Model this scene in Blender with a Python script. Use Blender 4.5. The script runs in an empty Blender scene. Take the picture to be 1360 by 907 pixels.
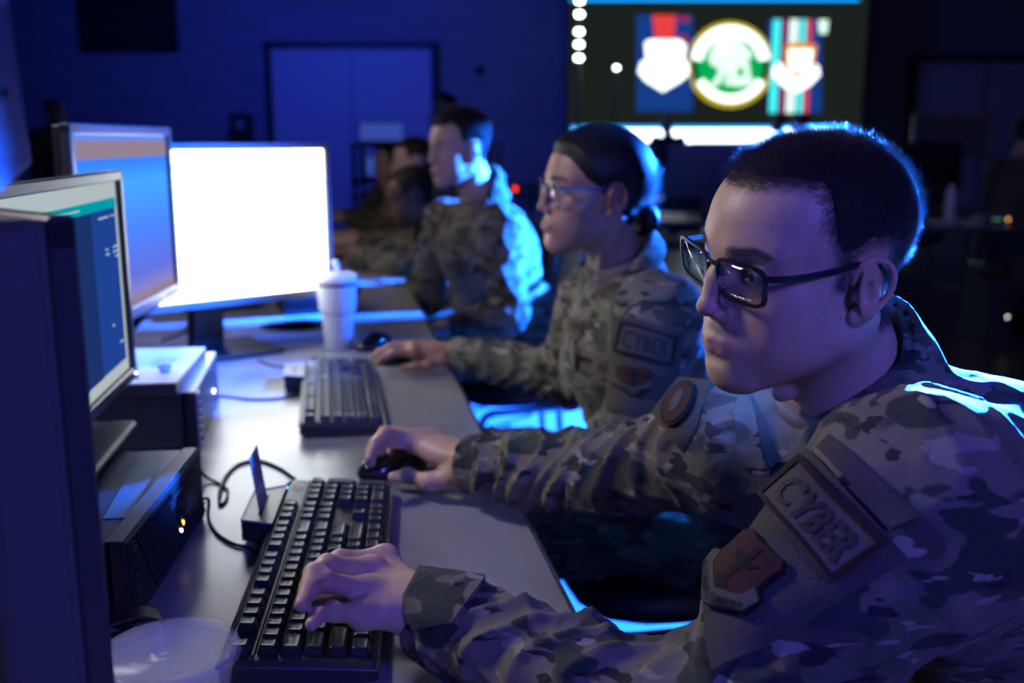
import bpy, math, random
import numpy as np
from mathutils import Vector, Matrix, Euler
from mathutils.bvhtree import BVHTree
random.seed(7)
RNG = np.random.default_rng(11)
scene = bpy.context.scene
COL = scene.collection

# ------------------------------------------------------------------ camera
PITCH = math.radians(11.45)
CAM_Z = 1.22
cam_d = bpy.data.cameras.new('camera')
cam_d.lens = 35.0
cam_d.sensor_width = 36.0
cam_d.clip_start = 0.02
cam_d.dof.use_dof = True
cam_d.dof.focus_distance = 0.87
cam_d.dof.aperture_fstop = 4.0
cam = bpy.data.objects.new('camera', cam_d)
cam.location = (0, 0, CAM_Z)
cam.rotation_euler = (math.pi / 2 - PITCH, 0, 0)
COL.objects.link(cam)
scene.camera = cam

# ------------------------------------------------------------------ exposure, world, lights
scene.view_settings.view_transform = 'Standard'
scene.view_settings.look = 'None'
scene.view_settings.exposure = 0.0
scene.view_settings.gamma = 1.0
scene.view_settings.use_curve_mapping = False
world = bpy.data.worlds.new('world')
world.use_nodes = True
world.node_tree.nodes['Background'].inputs[0].default_value = (0.10, 0.14, 0.75, 1)
world.node_tree.nodes['Background'].inputs[1].default_value = 0.018
scene.world = world
scene.cycles.use_denoising = True
scene.cycles.max_bounces = 8
scene.cycles.sample_clamp_indirect = 4.0


def light(name, kind, loc, aim, power, color, size=0.3, angle=60, blend=0.4):
    d = bpy.data.lights.new(name, kind)
    d.energy = power
    d.color = color
    if kind == 'AREA':
        d.shape = 'DISK'
        d.size = size
    elif kind == 'SPOT':
        d.spot_size = math.radians(angle)
        d.spot_blend = blend
        d.shadow_soft_size = size
    o = bpy.data.objects.new(name, d)
    o.location = loc
    o.rotation_euler = (Vector(aim) - Vector(loc)).to_track_quat('-Z', 'Y').to_euler()
    COL.objects.link(o)
    return o


BLUE = (0.012, 0.13, 1.0)
light('stage_wash_light', 'SPOT', (2.45, 5.1, 1.36), (0.44, 0.95, 1.15), 190000, BLUE, 0.06, 7.6, 0.25)
light('stage_wash_light', 'SPOT', (1.9, 3.3, 3.4), (0.38, 1.80, 1.00), 12000, BLUE, 0.06, 5.4, 0.2)
light('stage_wash_light', 'SPOT', (2.6, 4.0, 1.9), (0.235, 1.76, 1.125), 22000, BLUE, 0.05, 2.7, 0.3)
light('stage_wash_light', 'SPOT', (3.4, 3.9, 2.0), (-0.02, 3.15, 0.89), 60000, BLUE, 0.08, 10.6, 0.2)
light('stage_wash_light', 'SPOT', (3.3, 2.9, 1.9), (-0.43, 2.33, 0.92), 2600, BLUE, 0.08, 6, 0.4)
light('stage_wash_light', 'SPOT', (2.5, 2.2, 3.0), (-0.56, 1.90, 1.10), 8000, BLUE, 0.08, 13, 0.3)
light('floor_wash_light', 'SPOT', (1.5, 6.3, 2.9), (0.15, 4.25, 0.0), 60000, BLUE, 0.12, 14, 0.35)
light('floor_wash_light', 'SPOT', (2.6, 5.6, 2.6), (0.52, 2.75, 0.0), 70000, BLUE, 0.12, 14, 0.35)
light('floor_wash_light', 'SPOT', (2.4, 9.2, 2.9), (0.22, 6.4, 0.0), 30000, BLUE, 0.12, 12, 0.35)
light('wall_wash_light', 'AREA', (-2.6, 10.5, 3.6), (-2.2, 14.9, 2.0), 100, (0.03, 0.07, 1.0), 1.2)
light('violet_fill_light', 'AREA', (1.0, -1.0, 2.0), (0.2, 0.95, 0.95), 38, (0.13, 0.125, 1.0), 0.5)  # unseen blue-violet fill added on the camera side, not a ceiling fixture
light('screen_glow_fill', 'AREA', (-1.15, 1.30, 1.95), (0.15, 0.95, 1.0), 14.0, (1.0, 0.93, 0.94), 0.25)  # added fill standing in for the glow of the left monitors
light('screen_glow_fill', 'AREA', (-1.25, 3.55, 1.75), (-0.2, 3.5, 0.95), 7.0, (1.0, 0.92, 0.85), 0.5)  # added fill, as if from screens along the far tables

# ------------------------------------------------------------------ pixel/depth to place
CF = np.array([0, math.cos(PITCH), -math.sin(PITCH)])
CU = np.array([0, math.sin(PITCH), math.cos(PITCH)])
CC = np.array([0, 0, CAM_Z])
FPX = 1360 * 35.0 / 36.0


def ray(x, y):
    return CF + np.array([(x - 680) / FPX, 0, 0]) + CU * ((453.5 - y) / FPX)


def D(x, y, d):
    return CC + ray(x, y) * d


def Zp(x, y, z):
    r = ray(x, y)
    return CC + r * ((z - CAM_Z) / r[2])


def Yp(x, y, Y):
    r = ray(x, y)
    return CC + r * (Y / r[1])


# ------------------------------------------------------------------ object helpers
def setp(o, label=None, cat=None, group=None, kind=None):
    if label: o['label'] = label
    if cat: o['category'] = cat
    if group: o['group'] = group
    if kind: o['kind'] = kind
    return o


def thing(name, label, cat, loc=(0, 0, 0), rotz=0.0, group=None):
    o = bpy.data.objects.new(name, None)
    o.empty_display_size = 0.05
    COL.objects.link(o)
    o.location = loc
    o.rotation_euler = (0, 0, rotz)
    return setp(o, label, cat, group)


def link(name, me, mats, parent=None, smooth=False):
    if not isinstance(mats, (list, tuple)): mats = [mats]
    for m in mats: me.materials.append(m)
    o = bpy.data.objects.new(name, me)
    COL.objects.link(o)
    if parent: o.parent = parent
    if smooth:
        me.polygons.foreach_set('use_smooth', np.ones(len(me.polygons), bool))
    return o


class MB:
    """collects shapes, then links them as one mesh object"""
    def __init__(s):
        s.v = []; s.f = []; s.m = []; s.n = 0

    def add(s, v, f, mi=0):
        s.v.extend([tuple(map(float, p)) for p in v])
        s.f.extend([tuple(i + s.n for i in q) for q in f])
        s.m.extend([mi] * len(f))
        s.n += len(v)
        return s

    def box(s, c, d, mi=0, rot=None, b=0.0):
        x, y, z = d[0] / 2, d[1] / 2, d[2] / 2
        if b <= 0:
            v = [(sx * x, sy * y, sz * z) for sz in (-1, 1) for sy in (-1, 1) for sx in (-1, 1)]
            f = [(0, 2, 3, 1), (4, 5, 7, 6), (0, 1, 5, 4), (2, 6, 7, 3), (0, 4, 6, 2), (1, 3, 7, 5)]
        else:
            v = []
            idx = {}
            for sx in (-1, 1):
                for sy in (-1, 1):
                    for sz in (-1, 1):
                        for a in range(3):
                            p = [sx * (x - b), sy * (y - b), sz * (z - b)]
                            p[a] = (sx * x, sy * y, sz * z)[a]
                            idx[(sx, sy, sz, a)] = len(v)
                            v.append(tuple(p))
            f = []
            for a in range(3):
                o1, o2 = [(1, 2), (2, 0), (0, 1)][a]
                for sg in (-1, 1):
                    q = []
                    for (u, w) in ((-1, -1), (1, -1), (1, 1), (-1, 1)):
                        k = [0, 0, 0]; k[a] = sg; k[o1] = u; k[o2] = w
                        q.append(idx[(k[0], k[1], k[2], a)])
                    f.append(tuple(q if sg > 0 else q[::-1]))
            for a in range(3):   # edges along axis a
                o1, o2 = [(1, 2), (2, 0), (0, 1)][a]
                for u in (-1, 1):
                    for w in (-1, 1):
                        def K(sa, ax):
                            k = [0, 0, 0]; k[a] = sa; k[o1] = u; k[o2] = w
                            return idx[(k[0], k[1], k[2], ax)]
                        q = [K(-1, o1), K(1, o1), K(1, o2), K(-1, o2)]
                        f.append(tuple(q if u * w < 0 else q[::-1]))
            for sx in (-1, 1):
                for sy in (-1, 1):
                    for sz in (-1, 1):
                        q = [idx[(sx, sy, sz, a)] for a in range(3)]
                        f.append(tuple(q if sx * sy * sz > 0 else q[::-1]))
        v = np.array(v)
        if rot is not None:
            v = v @ np.array(rot).T
        return s.add(v + np.array(c), f, mi)

    def prism(s, pts, z0, z1, mi=0):
        n = len(pts)
        v = [(p[0], p[1], z0) for p in pts] + [(p[0], p[1], z1) for p in pts]
        f = [tuple(range(n - 1, -1, -1)), tuple(range(n, 2 * n))]
        f += [(i, (i + 1) % n, n + (i + 1) % n, n + i) for i in range(n)]
        return s.add(v, f, mi)

    def lathe(s, prof, c=(0, 0, 0), seg=32, mi=0, squash=(1, 1)):
        v = []; f = []
        n = len(prof)
        for k in range(seg):
            a = 2 * math.pi * k / seg
            for (r, z) in prof:
                v.append((c[0] + r * math.cos(a) * squash[0], c[1] + r * math.sin(a) * squash[1], c[2] + z))
        for k in range(seg):
            k2 = (k + 1) % seg
            for i in range(n - 1):
                f.append((k * n + i, k2 * n + i, k2 * n + i + 1, k * n + i + 1))
        if prof[0][0] > 1e-6: f.append(tuple(k * n for k in range(seg - 1, -1, -1)))
        if prof[-1][0] > 1e-6: f.append(tuple(k * n + n - 1 for k in range(seg)))
        return s.add(v, f, mi)

    def tube(s, pts, r, seg=8, mi=0, cap=True):
        pts = [np.array(p, float) for p in pts]
        n = len(pts)
        rr = r if isinstance(r, (list, tuple, np.ndarray)) else [r] * n
        v = []; f = []
        up = np.array([0.13, 0.21, 0.97])
        for i in range(n):
            t = pts[min(i + 1, n - 1)] - pts[max(i - 1, 0)]
            t = t / (np.linalg.norm(t) + 1e-12)
            if i == 0:
                if abs(t @ up) > 0.9: up = np.array([1.0, 0.1, 0.2])
                a = np.cross(t, up)
            else:
                a = a - t * (a @ t)
            a = a / (np.linalg.norm(a) + 1e-12)
            b = np.cross(t, a)
            for k in range(seg):
                an = 2 * math.pi * k / seg
                v.append(pts[i] + rr[i] * (math.cos(an) * a + math.sin(an) * b))
        for i in range(n - 1):
            for k in range(seg):
                k2 = (k + 1) % seg
                f.append((i * seg + k, i * seg + k2, (i + 1) * seg + k2, (i + 1) * seg + k))
        if cap:
            f.append(tuple(range(seg - 1, -1, -1)))
            f.append(tuple((n - 1) * seg + k for k in range(seg)))
        return s.add(v, f, mi)

    def mesh(s, name):
        me = bpy.data.meshes.new(name)
        me.from_pydata(s.v, [], s.f)
        me.polygons.foreach_set('material_index', s.m)
        me.update()
        return me

    def build(s, name, mats, parent=None, smooth=False, sub=0):
        o = link(name, s.mesh(name), mats, parent, smooth)
        if sub:
            m = o.modifiers.new('s', 'SUBSURF'); m.levels = sub; m.render_levels = sub
        return o


def smooth_angle(o, deg=35):
    me = o.data
    me.polygons.foreach_set('use_smooth', np.ones(len(me.polygons), bool))
    me.set_sharp_from_angle(angle=math.radians(deg))
    return o


def spline(pts, n=8):
    """Catmull-Rom through points"""
    P = [np.array(p, float) for p in pts]
    P = [2 * P[0] - P[1]] + P + [2 * P[-1] - P[-2]]
    out = []
    for i in range(1, len(P) - 2):
        for k in range(n):
            t = k / n
            a, b, c, d = P[i - 1], P[i], P[i + 1], P[i + 2]
            out.append(0.5 * ((2 * b) + (c - a) * t + (2 * a - 5 * b + 4 * c - d) * t * t + (3 * b - a - 3 * c + d) * t ** 3))
    out.append(P[-2])
    return out


def text_mesh(body, size=1.0, bold=0.0, depth=0.0, res=3, space=1.0):
    """letters as a mesh in the xy plane, centred, returned as (verts, faces)"""
    cu = bpy.data.curves.new('letters', 'FONT')
    cu.body = body
    cu.size = size
    cu.align_x = 'CENTER'
    cu.align_y = 'CENTER'
    cu.offset = bold
    cu.extrude = depth
    cu.resolution_u = res
    cu.space_character = space
    o = bpy.data.objects.new('letters', cu)
    COL.objects.link(o)
    dg = bpy.context.evaluated_depsgraph_get()
    me = bpy.data.meshes.new_from_object(o.evaluated_get(dg))
    v = [tuple(p.co) for p in me.vertices]
    f = [tuple(p.vertices) for p in me.polygons]
    bpy.data.objects.remove(o)
    bpy.data.curves.remove(cu)
    bpy.data.meshes.remove(me)
    return v, f


# ------------------------------------------------------------------ materials
def new_mat(name):
    m = bpy.data.materials.new(name)
    m.use_nodes = True
    nt = m.node_tree
    return m, nt, nt.nodes, nt.links, nt.nodes['Principled BSDF']


def mat(name, col, rough=0.5, metal=0.0, bump=0.0, bscale=200.0, spec=0.5, var=0.0, emit=None, estr=0.0, coat=0.0):
    m, nt, N, L, b = new_mat(name)
    b.inputs['Base Color'].default_value = (*col, 1)
    b.inputs['Roughness'].default_value = rough
    b.inputs['Metallic'].default_value = metal
    b.inputs['Specular IOR Level'].default_value = spec
    b.inputs['Coat Weight'].default_value = coat
    if emit:
        b.inputs['Emission Color'].default_value = (*emit, 1)
        b.inputs['Emission Strength'].default_value = estr
    if bump or var:
        tc = N.new('ShaderNodeTexCoord')
        no = N.new('ShaderNodeTexNoise')
        no.inputs['Scale'].default_value = bscale
        no.inputs['Detail'].default_value = 4
        L.new(tc.outputs['Object'], no.inputs['Vector'])
        if bump:
            bp = N.new('ShaderNodeBump')
            bp.inputs['Strength'].default_value = bump
            bp.inputs['Distance'].default_value = 0.002
            L.new(no.outputs['Fac'], bp.inputs['Height'])
            L.new(bp.outputs['Normal'], b.inputs['Normal'])
        if var:
            n2 = N.new('ShaderNodeTexNoise')
            n2.inputs['Scale'].default_value = bscale * 0.05
            n2.inputs['Detail'].default_value = 5
            L.new(tc.outputs['Object'], n2.inputs['Vector'])
            mx = N.new('ShaderNodeMix'); mx.data_type = 'RGBA'; mx.blend_type = 'MULTIPLY'
            mx.inputs[0].default_value = var
            mx.inputs[6].default_value = (*col, 1)
            L.new(n2.outputs['Color'], mx.inputs[7])
            L.new(mx.outputs[2], b.inputs['Base Color'])
    return m


def emit_mat(name, col, strength):
    m = bpy.data.materials.new(name)
    m.use_nodes = True
    N = m.node_tree.nodes
    N.remove(N['Principled BSDF'])
    e = N.new('ShaderNodeEmission')
    e.inputs[0].default_value = (*col, 1)
    e.inputs[1].default_value = strength
    m.node_tree.links.new(e.outputs[0], N['Material Output'].inputs[0])
    return m


M = {}
M['black_plastic'] = mat('black plastic', (0.012, 0.012, 0.014), 0.42, bump=0.08, bscale=900)
M['bezel'] = mat('monitor bezel', (0.035, 0.037, 0.045), 0.35)
M['key'] = mat('key plastic', (0.014, 0.014, 0.016), 0.38, bump=0.10, bscale=1500)
M['kb_body'] = mat('keyboard body plastic', (0.028, 0.028, 0.031), 0.38, bump=0.08, bscale=1200)
M['silver'] = mat('silver plastic', (0.42, 0.43, 0.45), 0.35)
M['white_plastic'] = mat('white plastic', (0.75, 0.75, 0.74), 0.35)
M['steel'] = mat('steel', (0.55, 0.56, 0.58), 0.3, metal=1.0)
M['dark_steel'] = mat('dark steel', (0.10, 0.10, 0.11), 0.38, metal=0.8)
M['rubber'] = mat('black rubber', (0.01, 0.01, 0.01), 0.6)
M['cable'] = mat('cable sheath', (0.01, 0.01, 0.011), 0.5)
M['gloss_black'] = mat('glossy black plastic', (0.008, 0.008, 0.009), 0.12)
M['print_grey'] = mat('grey printing', (0.25, 0.25, 0.26), 0.5)


def camo_mat(name, bright=1.0):
    m, nt, N, L, b = new_mat(name)
    b.inputs['Roughness'].default_value = 0.82
    b.inputs['Specular IOR Level'].default_value = 0.25
    b.inputs['Sheen Weight'].default_value = 0.10
    tc = N.new('ShaderNodeTexCoord')
    base = [(0.205, 0.172, 0.118), (0.118, 0.125, 0.072), (0.085, 0.062, 0.040), (0.040, 0.052, 0.030), (0.028, 0.021, 0.016), (0.330, 0.300, 0.235)]
    base = [tuple(min(1, c * bright * 0.70) for c in q) for q in base]
    prev = None
    #        scale, stretch, lo, hi , offset
    spec = [(10, (1.0, 1.0, 1.5), 0.50, 0.62, 0.0), (13, (0.9, 0.9, 1.7), 0.555, 0.60, 7.1), (17, (0.9, 0.9, 1.9), 0.565, 0.59, 3.7),
            (30, (0.8, 0.8, 2.2), 0.615, 0.63, 12.3), (26, (0.8, 0.8, 2.4), 0.635, 0.65, 21.9)]
    for i, (sc, st, lo, hi, off) in enumerate(spec):
        mp = N.new('ShaderNodeMapping')
        mp.inputs['Scale'].default_value = st
        mp.inputs['Location'].default_value = (off, off * 0.7, off * 1.3)
        L.new(tc.outputs['Object'], mp.inputs['Vector'])
        no = N.new('ShaderNodeTexNoise')
        no.inputs['Scale'].default_value = sc
        no.inputs['Detail'].default_value = 2.5
        no.inputs['Roughness'].default_value = 0.45
        no.inputs['Distortion'].default_value = 0.35
        L.new(mp.outputs[0], no.inputs['Vector'])
        rg = N.new('ShaderNodeMapRange')
        rg.interpolation_type = 'SMOOTHSTEP'
        rg.inputs['From Min'].default_value = lo
        rg.inputs['From Max'].default_value = hi
        L.new(no.outputs['Fac'], rg.inputs['Value'])
        mx = N.new('ShaderNodeMix'); mx.data_type = 'RGBA'
        L.new(rg.outputs[0], mx.inputs[0])
        if prev is None:
            mx.inputs[6].default_value = (*base[0], 1)
        else:
            L.new(prev, mx.inputs[6])
        mx.inputs[7].default_value = (*base[i + 1], 1)
        prev = mx.outputs[2]
    L.new(prev, b.inputs['Base Color'])
    # ripstop weave and small creases
    w = N.new('ShaderNodeTexNoise'); w.inputs['Scale'].default_value = 900; w.inputs['Detail'].default_value = 2
    c = N.new('ShaderNodeTexNoise'); c.inputs['Scale'].default_value = 34; c.inputs['Detail'].default_value = 4; c.inputs['Distortion'].default_value = 0.6
    L.new(tc.outputs['Object'], w.inputs['Vector']); L.new(tc.outputs['Object'], c.inputs['Vector'])
    b1 = N.new('ShaderNodeBump'); b1.inputs['Strength'].default_value = 0.35; b1.inputs['Distance'].default_value = 0.0012
    b2 = N.new('ShaderNodeBump'); b2.inputs['Strength'].default_value = 0.55; b2.inputs['Distance'].default_value = 0.008
    L.new(w.outputs['Fac'], b1.inputs['Height']); L.new(c.outputs['Fac'], b2.inputs['Height'])
    L.new(b2.outputs['Normal'], b1.inputs['Normal']); L.new(b1.outputs['Normal'], b.inputs['Normal'])
    return m


M['camo'] = camo_mat('camouflage ripstop cloth')
M['velcro'] = mat('tan hook pile', (0.085, 0.073, 0.054), 0.95, bump=1.0, bscale=420, spec=0.1, var=0.3)
M['patch_tan'] = mat('tan patch twill', (0.085, 0.075, 0.060), 0.9, bump=0.6, bscale=900, spec=0.1)
M['patch_brown'] = mat('brown patch thread', (0.024, 0.012, 0.009), 0.85, bump=0.6, bscale=900, spec=0.15)
M['patch_black'] = mat('black patch thread', (0.012, 0.010, 0.010), 0.85, bump=0.5, bscale=900, spec=0.15)
M['patch_rust'] = mat('rust patch thread', (0.045, 0.018, 0.012), 0.85, bump=0.6, bscale=900, spec=0.15)
M['tee'] = mat('sand undershirt cotton', (0.17, 0.13, 0.085), 0.9, bump=0.3, bscale=700)


def skin_mat(name, col, lip, dark, rough=0.46):
    m, nt, N, L, b = new_mat(name)
    b.inputs['Roughness'].default_value = rough
    b.inputs['Specular IOR Level'].default_value = 0.4
    b.inputs['Subsurface Weight'].default_value = 0.35
    b.inputs['Subsurface Radius'].default_value = (1.0, 0.35, 0.2)
    b.inputs['Subsurface Scale'].default_value = 0.006
    at = N.new('ShaderNodeAttribute'); at.attribute_name = 'tint'
    sp = N.new('ShaderNodeSeparateColor')
    L.new(at.outputs['Color'], sp.inputs[0])
    tc = N.new('ShaderNodeTexCoord')
    n1 = N.new('ShaderNodeTexNoise'); n1.inputs['Scale'].default_value = 60; n1.inputs['Detail'].default_value = 4
    L.new(tc.outputs['Object'], n1.inputs['Vector'])
    r1 = N.new('ShaderNodeMix'); r1.data_type = 'RGBA'
    r1.inputs[6].default_value = (col[0] * 0.88, col[1] * 0.82, col[2] * 0.80, 1)
    r1.inputs[7].default_value = (min(1, col[0] * 1.1), col[1] * 1.12, col[2] * 1.12, 1)
    L.new(n1.outputs['Fac'], r1.inputs[0])
    prev = r1.outputs[2]
    for ch, c in ((0, lip), (1, dark), (2, (col[0] * 0.92, col[1] * 0.62, col[2] * 0.58))):
        mx = N.new('ShaderNodeMix'); mx.data_type = 'RGBA'
        L.new(sp.outputs[ch], mx.inputs[0]); L.new(prev, mx.inputs[6])
        mx.inputs[7].default_value = (*c, 1)
        prev = mx.outputs[2]
    L.new(prev, b.inputs['Base Color'])
    n2 = N.new('ShaderNodeTexVoronoi'); n2.inputs['Scale'].default_value = 700
    L.new(tc.outputs['Object'], n2.inputs['Vector'])
    n3 = N.new('ShaderNodeTexNoise'); n3.inputs['Scale'].default_value = 220; n3.inputs['Detail'].default_value = 3
    L.new(tc.outputs['Object'], n3.inputs['Vector'])
    b1 = N.new('ShaderNodeBump'); b1.inputs['Strength'].default_value = 0.18; b1.inputs['Distance'].default_value = 0.0006
    b2 = N.new('ShaderNodeBump'); b2.inputs['Strength'].default_value = 0.20; b2.inputs['Distance'].default_value = 0.0015
    L.new(n2.outputs['Distance'], b1.inputs['Height']); L.new(n3.outputs['Fac'], b2.inputs['Height'])
    L.new(b2.outputs['Normal'], b1.inputs['Normal']); L.new(b1.outputs['Normal'], b.inputs['Normal'])
    return m


M['skin_light'] = skin_mat('light skin', (0.52, 0.34, 0.26), (0.40, 0.19, 0.16), (0.10, 0.07, 0.055))
M['skin_brown'] = skin_mat('brown skin', (0.34, 0.19, 0.125), (0.30, 0.10, 0.09), (0.04, 0.025, 0.02))
M['skin_dark'] = skin_mat('dark skin', (0.12, 0.065, 0.042), (0.12, 0.05, 0.045), (0.02, 0.014, 0.012))
M['hair_dark'] = mat('dark brown hair', (0.014, 0.010, 0.008), 0.6, spec=0.2, bump=0.5, bscale=500)
M['hair_black'] = mat('black hair', (0.007, 0.006, 0.006), 0.5, spec=0.25, bump=0.4, bscale=400)
M['strand'] = mat('hair strands', (0.040, 0.028, 0.020), 0.36, spec=0.9)
M['strand_black'] = mat('black hair strands', (0.024, 0.019, 0.017), 0.36, spec=0.8)
# ------------------------------------------------------------------ signed-distance modelling
def _u(v):
    v = np.array(v, float); return v / np.linalg.norm(v)


NT = RNG.random((32, 32, 32)).astype(np.float32)


def vnoise(p):
    i = np.floor(p).astype(np.int32)
    f = (p - i).astype(np.float32)
    f = f * f * (3 - 2 * f)
    i &= 31
    j = (i + 1) & 31
    x0, y0, z0 = i.T; x1, y1, z1 = j.T
    fx, fy, fz = f.T
    c00 = NT[x0, y0, z0] * (1 - fx) + NT[x1, y0, z0] * fx
    c10 = NT[x0, y1, z0] * (1 - fx) + NT[x1, y1, z0] * fx
    c01 = NT[x0, y0, z1] * (1 - fx) + NT[x1, y0, z1] * fx
    c11 = NT[x0, y1, z1] * (1 - fx) + NT[x1, y1, z1] * fx
    c0 = c00 * (1 - fy) + c10 * fy
    c1 = c01 * (1 - fy) + c11 * fy
    return (c0 * (1 - fz) + c1 * fz) * 2 - 1


class SDF:
    def __init__(s, unit=1.0):
        s.P = []; s.u = unit; s.post = None

    def _push(s, op, k, fn, c, r):
        s.P.append((op, k * s.u, fn, np.array(c, float), float(r)))
        return s

    def ell(s, c, r, k=0.0, op='+', rot=None):
        c = np.array(c, float) * s.u; r = np.array(r, float) * s.u
        Rm = None
        if rot is not None:
            Rm = np.array(Euler([math.radians(a) for a in rot]).to_matrix())
        def fn(p):
            q = p - c
            if Rm is not None: q = q @ Rm
            k0 = np.sqrt(((q / r) ** 2).sum(1)) + 1e-9
            k1 = np.sqrt(((q / (r * r)) ** 2).sum(1)) + 1e-9
            return k0 * (k0 - 1) / k1
        return s._push(op, k, fn, c, r.max())

    def cap(s, a, b, ra, rb=None, k=0.0, op='+', fold=None):
        rb = ra if rb is None else rb
        a = np.array(a, float) * s.u; b = np.array(b, float) * s.u; ra *= s.u; rb *= s.u
        ba = b - a; bb = ba @ ba + 1e-12
        if fold:
            t_ = ba / math.sqrt(bb)
            e1 = np.cross(t_, [0.1, 0.2, 0.97]); e1 /= np.linalg.norm(e1); e2 = np.cross(t_, e1)
        def fn(p):
            pa = p - a
            h = np.clip(pa @ ba / bb, 0, 1)
            w = pa - h[:, None] * ba
            d = np.sqrt((w ** 2).sum(1))
            r = ra + (rb - ra) * h
            if fold:
                amp, fr, tw, ph = fold
                an = np.arctan2(w @ e2, w @ e1)
                hh = pa @ ba / bb
                x = fr * hh + tw * np.sin(an + ph) + 0.55 * np.sin(2 * an + ph * 1.7 + 3 * hh)
                wv = 1 - np.abs(np.sin(x * math.pi))
                x2 = fr * 0.63 * hh - tw * 0.8 * np.sin(an * 1.0 + ph * 2.3) + 0.4 * np.sin(3 * an + ph)
                wv2 = 1 - np.abs(np.sin(x2 * math.pi))
                r = r + amp * (wv ** 1.6 - 0.45 + 0.7 * (wv2 ** 1.8 - 0.4))
            return d - r
        c = (a + b) / 2
        return s._push(op, k, fn, c, math.sqrt(bb) / 2 + max(ra, rb) + (fold[0] if fold else 0))

    def chain(s, pts, rs, k=0.0, op='+', k0=None):
        for i in range(len(pts) - 1):
            s.cap(pts[i], pts[i + 1], rs[i], rs[i + 1], (k if k0 is None or i else k0), op)
        return s

    def fn(s, fn, c, r, k=0.0, op='+'):
        return s._push(op, k, fn, np.array(c, float) * s.u, r * s.u)

    def __call__(s, p, cull=None):
        d = np.full(len(p), 1e3, np.float32)
        for op, k, fn, c, r in s.P:
            if cull is not None:
                cc, cr = cull
                if 0.5 * (np.linalg.norm(cc - c) - r - cr) > k + cr * 2.0: continue
            e = fn(p)
            if op == '+':
                if k > 0:
                    h = np.clip(k - np.abs(d - e), 0, None) / k
                    d = np.minimum(d, e) - h * h * k * 0.25
                else: d = np.minimum(d, e)
            elif op == '-':
                if k > 0:
                    h = np.clip(k - np.abs(d + e), 0, None) / k
                    d = np.maximum(d, -e) + h * h * k * 0.25
                else: d = np.maximum(d, -e)
            elif op == '&':
                if k > 0:
                    h = np.clip(k - np.abs(d - e), 0, None) / k
                    d = np.maximum(d, e) + h * h * k * 0.25
                else: d = np.maximum(d, e)
        if s.post is not None: d = s.post(p, d)
        return d


def surface(f, lo, hi, h, B=10):
    """surface nets over the blocks that the surface crosses; returns verts, quads"""
    lo = np.array(lo, float); hi = np.array(hi, float)
    nb = np.ceil((hi - lo) / (h * B)).astype(int)
    I = np.stack(np.meshgrid(*[np.arange(n) for n in nb], indexing='ij'), -1).reshape(-1, 3)
    cen = lo + (I + 0.5) * B * h
    rad = B * h * 0.8661
    dc = f(cen)
    act = I[np.abs(dc) < rad * 1.5 + 0.004]
    g = np.arange(B + 1)
    G = np.stack(np.meshgrid(g, g, g, indexing='ij'), -1).reshape(-1, 3)
    S = int(nb.max() * B + 5)
    KV = []; VV = []; EQ = []
    for b in act:
        base = b * B
        pts = lo + (base + G) * h
        d = f(pts, (lo + (base + B / 2) * h, rad)).reshape(B + 1, B + 1, B + 1)
        neg = d < 0
        if neg.all() or not neg.any(): continue
        # cell vertices
        cs = np.zeros((B, B, B), int)
        for dx in (0, 1):
            for dy in (0, 1):
                for dz in (0, 1):
                    cs += neg[dx:dx + B, dy:dy + B, dz:dz + B]
        ce = np.argwhere((cs > 0) & (cs < 8))
        if len(ce):
            acc = np.zeros((len(ce), 3)); cnt = np.zeros(len(ce))
            for ax in range(3):
                o1, o2 = [(1, 2), (0, 2), (0, 1)][ax]
                for u in (0, 1):
                    for w in (0, 1):
                        a = ce.copy(); a[:, o1] += u; a[:, o2] += w
                        bb = a.copy(); bb[:, ax] += 1
                        da = d[a[:, 0], a[:, 1], a[:, 2]]; db = d[bb[:, 0], bb[:, 1], bb[:, 2]]
                        m = (da < 0) != (db < 0)
                        t = np.where(m, da / np.where(m, da - db, 1), 0)
                        q = a.astype(float); q[:, ax] += t
                        acc[m] += q[m]; cnt[m] += 1
            VV.append(lo + (base + acc / cnt[:, None]) * h)
            gc = base + ce
            KV.append((gc[:, 0].astype(np.int64) * S + gc[:, 1]) * S + gc[:, 2])
        for ax in range(3):
            o1, o2 = [(1, 2), (2, 0), (0, 1)][ax]
            sl0 = [slice(0, B)] * 3; sl1 = [slice(0, B)] * 3
            sl1[ax] = slice(1, B + 1)
            n0 = neg[tuple(sl0)]; n1 = neg[tuple(sl1)]
            e = np.argwhere(n0 != n1)
            if not len(e): continue
            fl = n0[e[:, 0], e[:, 1], e[:, 2]]
            e = e + base
            ks = []
            for (u, w) in ((-1, -1), (0, -1), (0, 0), (-1, 0)):
                q = e.copy(); q[:, o1] += u; q[:, o2] += w
                ks.append((q[:, 0].astype(np.int64) * S + q[:, 1]) * S + q[:, 2])
            ks = np.stack(ks, 1)
            ks[~fl] = ks[~fl][:, ::-1]
            EQ.append(ks)
    K = np.concatenate(KV); V = np.concatenate(VV); Q = np.concatenate(EQ)
    o = np.argsort(K); K = K[o]; V = V[o]
    ix = np.clip(np.searchsorted(K, Q), 0, len(K) - 1)
    ok = (K[ix] == Q).all(1)
    return V, ix[ok]


def relax(V, Q, n=1, lam=0.5):
    for _ in range(n):
        acc = np.zeros_like(V); cnt = np.zeros(len(V))
        for a, b in ((0, 1), (1, 2), (2, 3), (3, 0)):
            for x, y in ((Q[:, a], Q[:, b]), (Q[:, b], Q[:, a])):
                for k in range(3): acc[:, k] += np.bincount(x, V[y, k], len(V))
                cnt += np.bincount(x, minlength=len(V))
        V = V + lam * (acc / np.maximum(cnt, 1)[:, None] - V)
    return V


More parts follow.
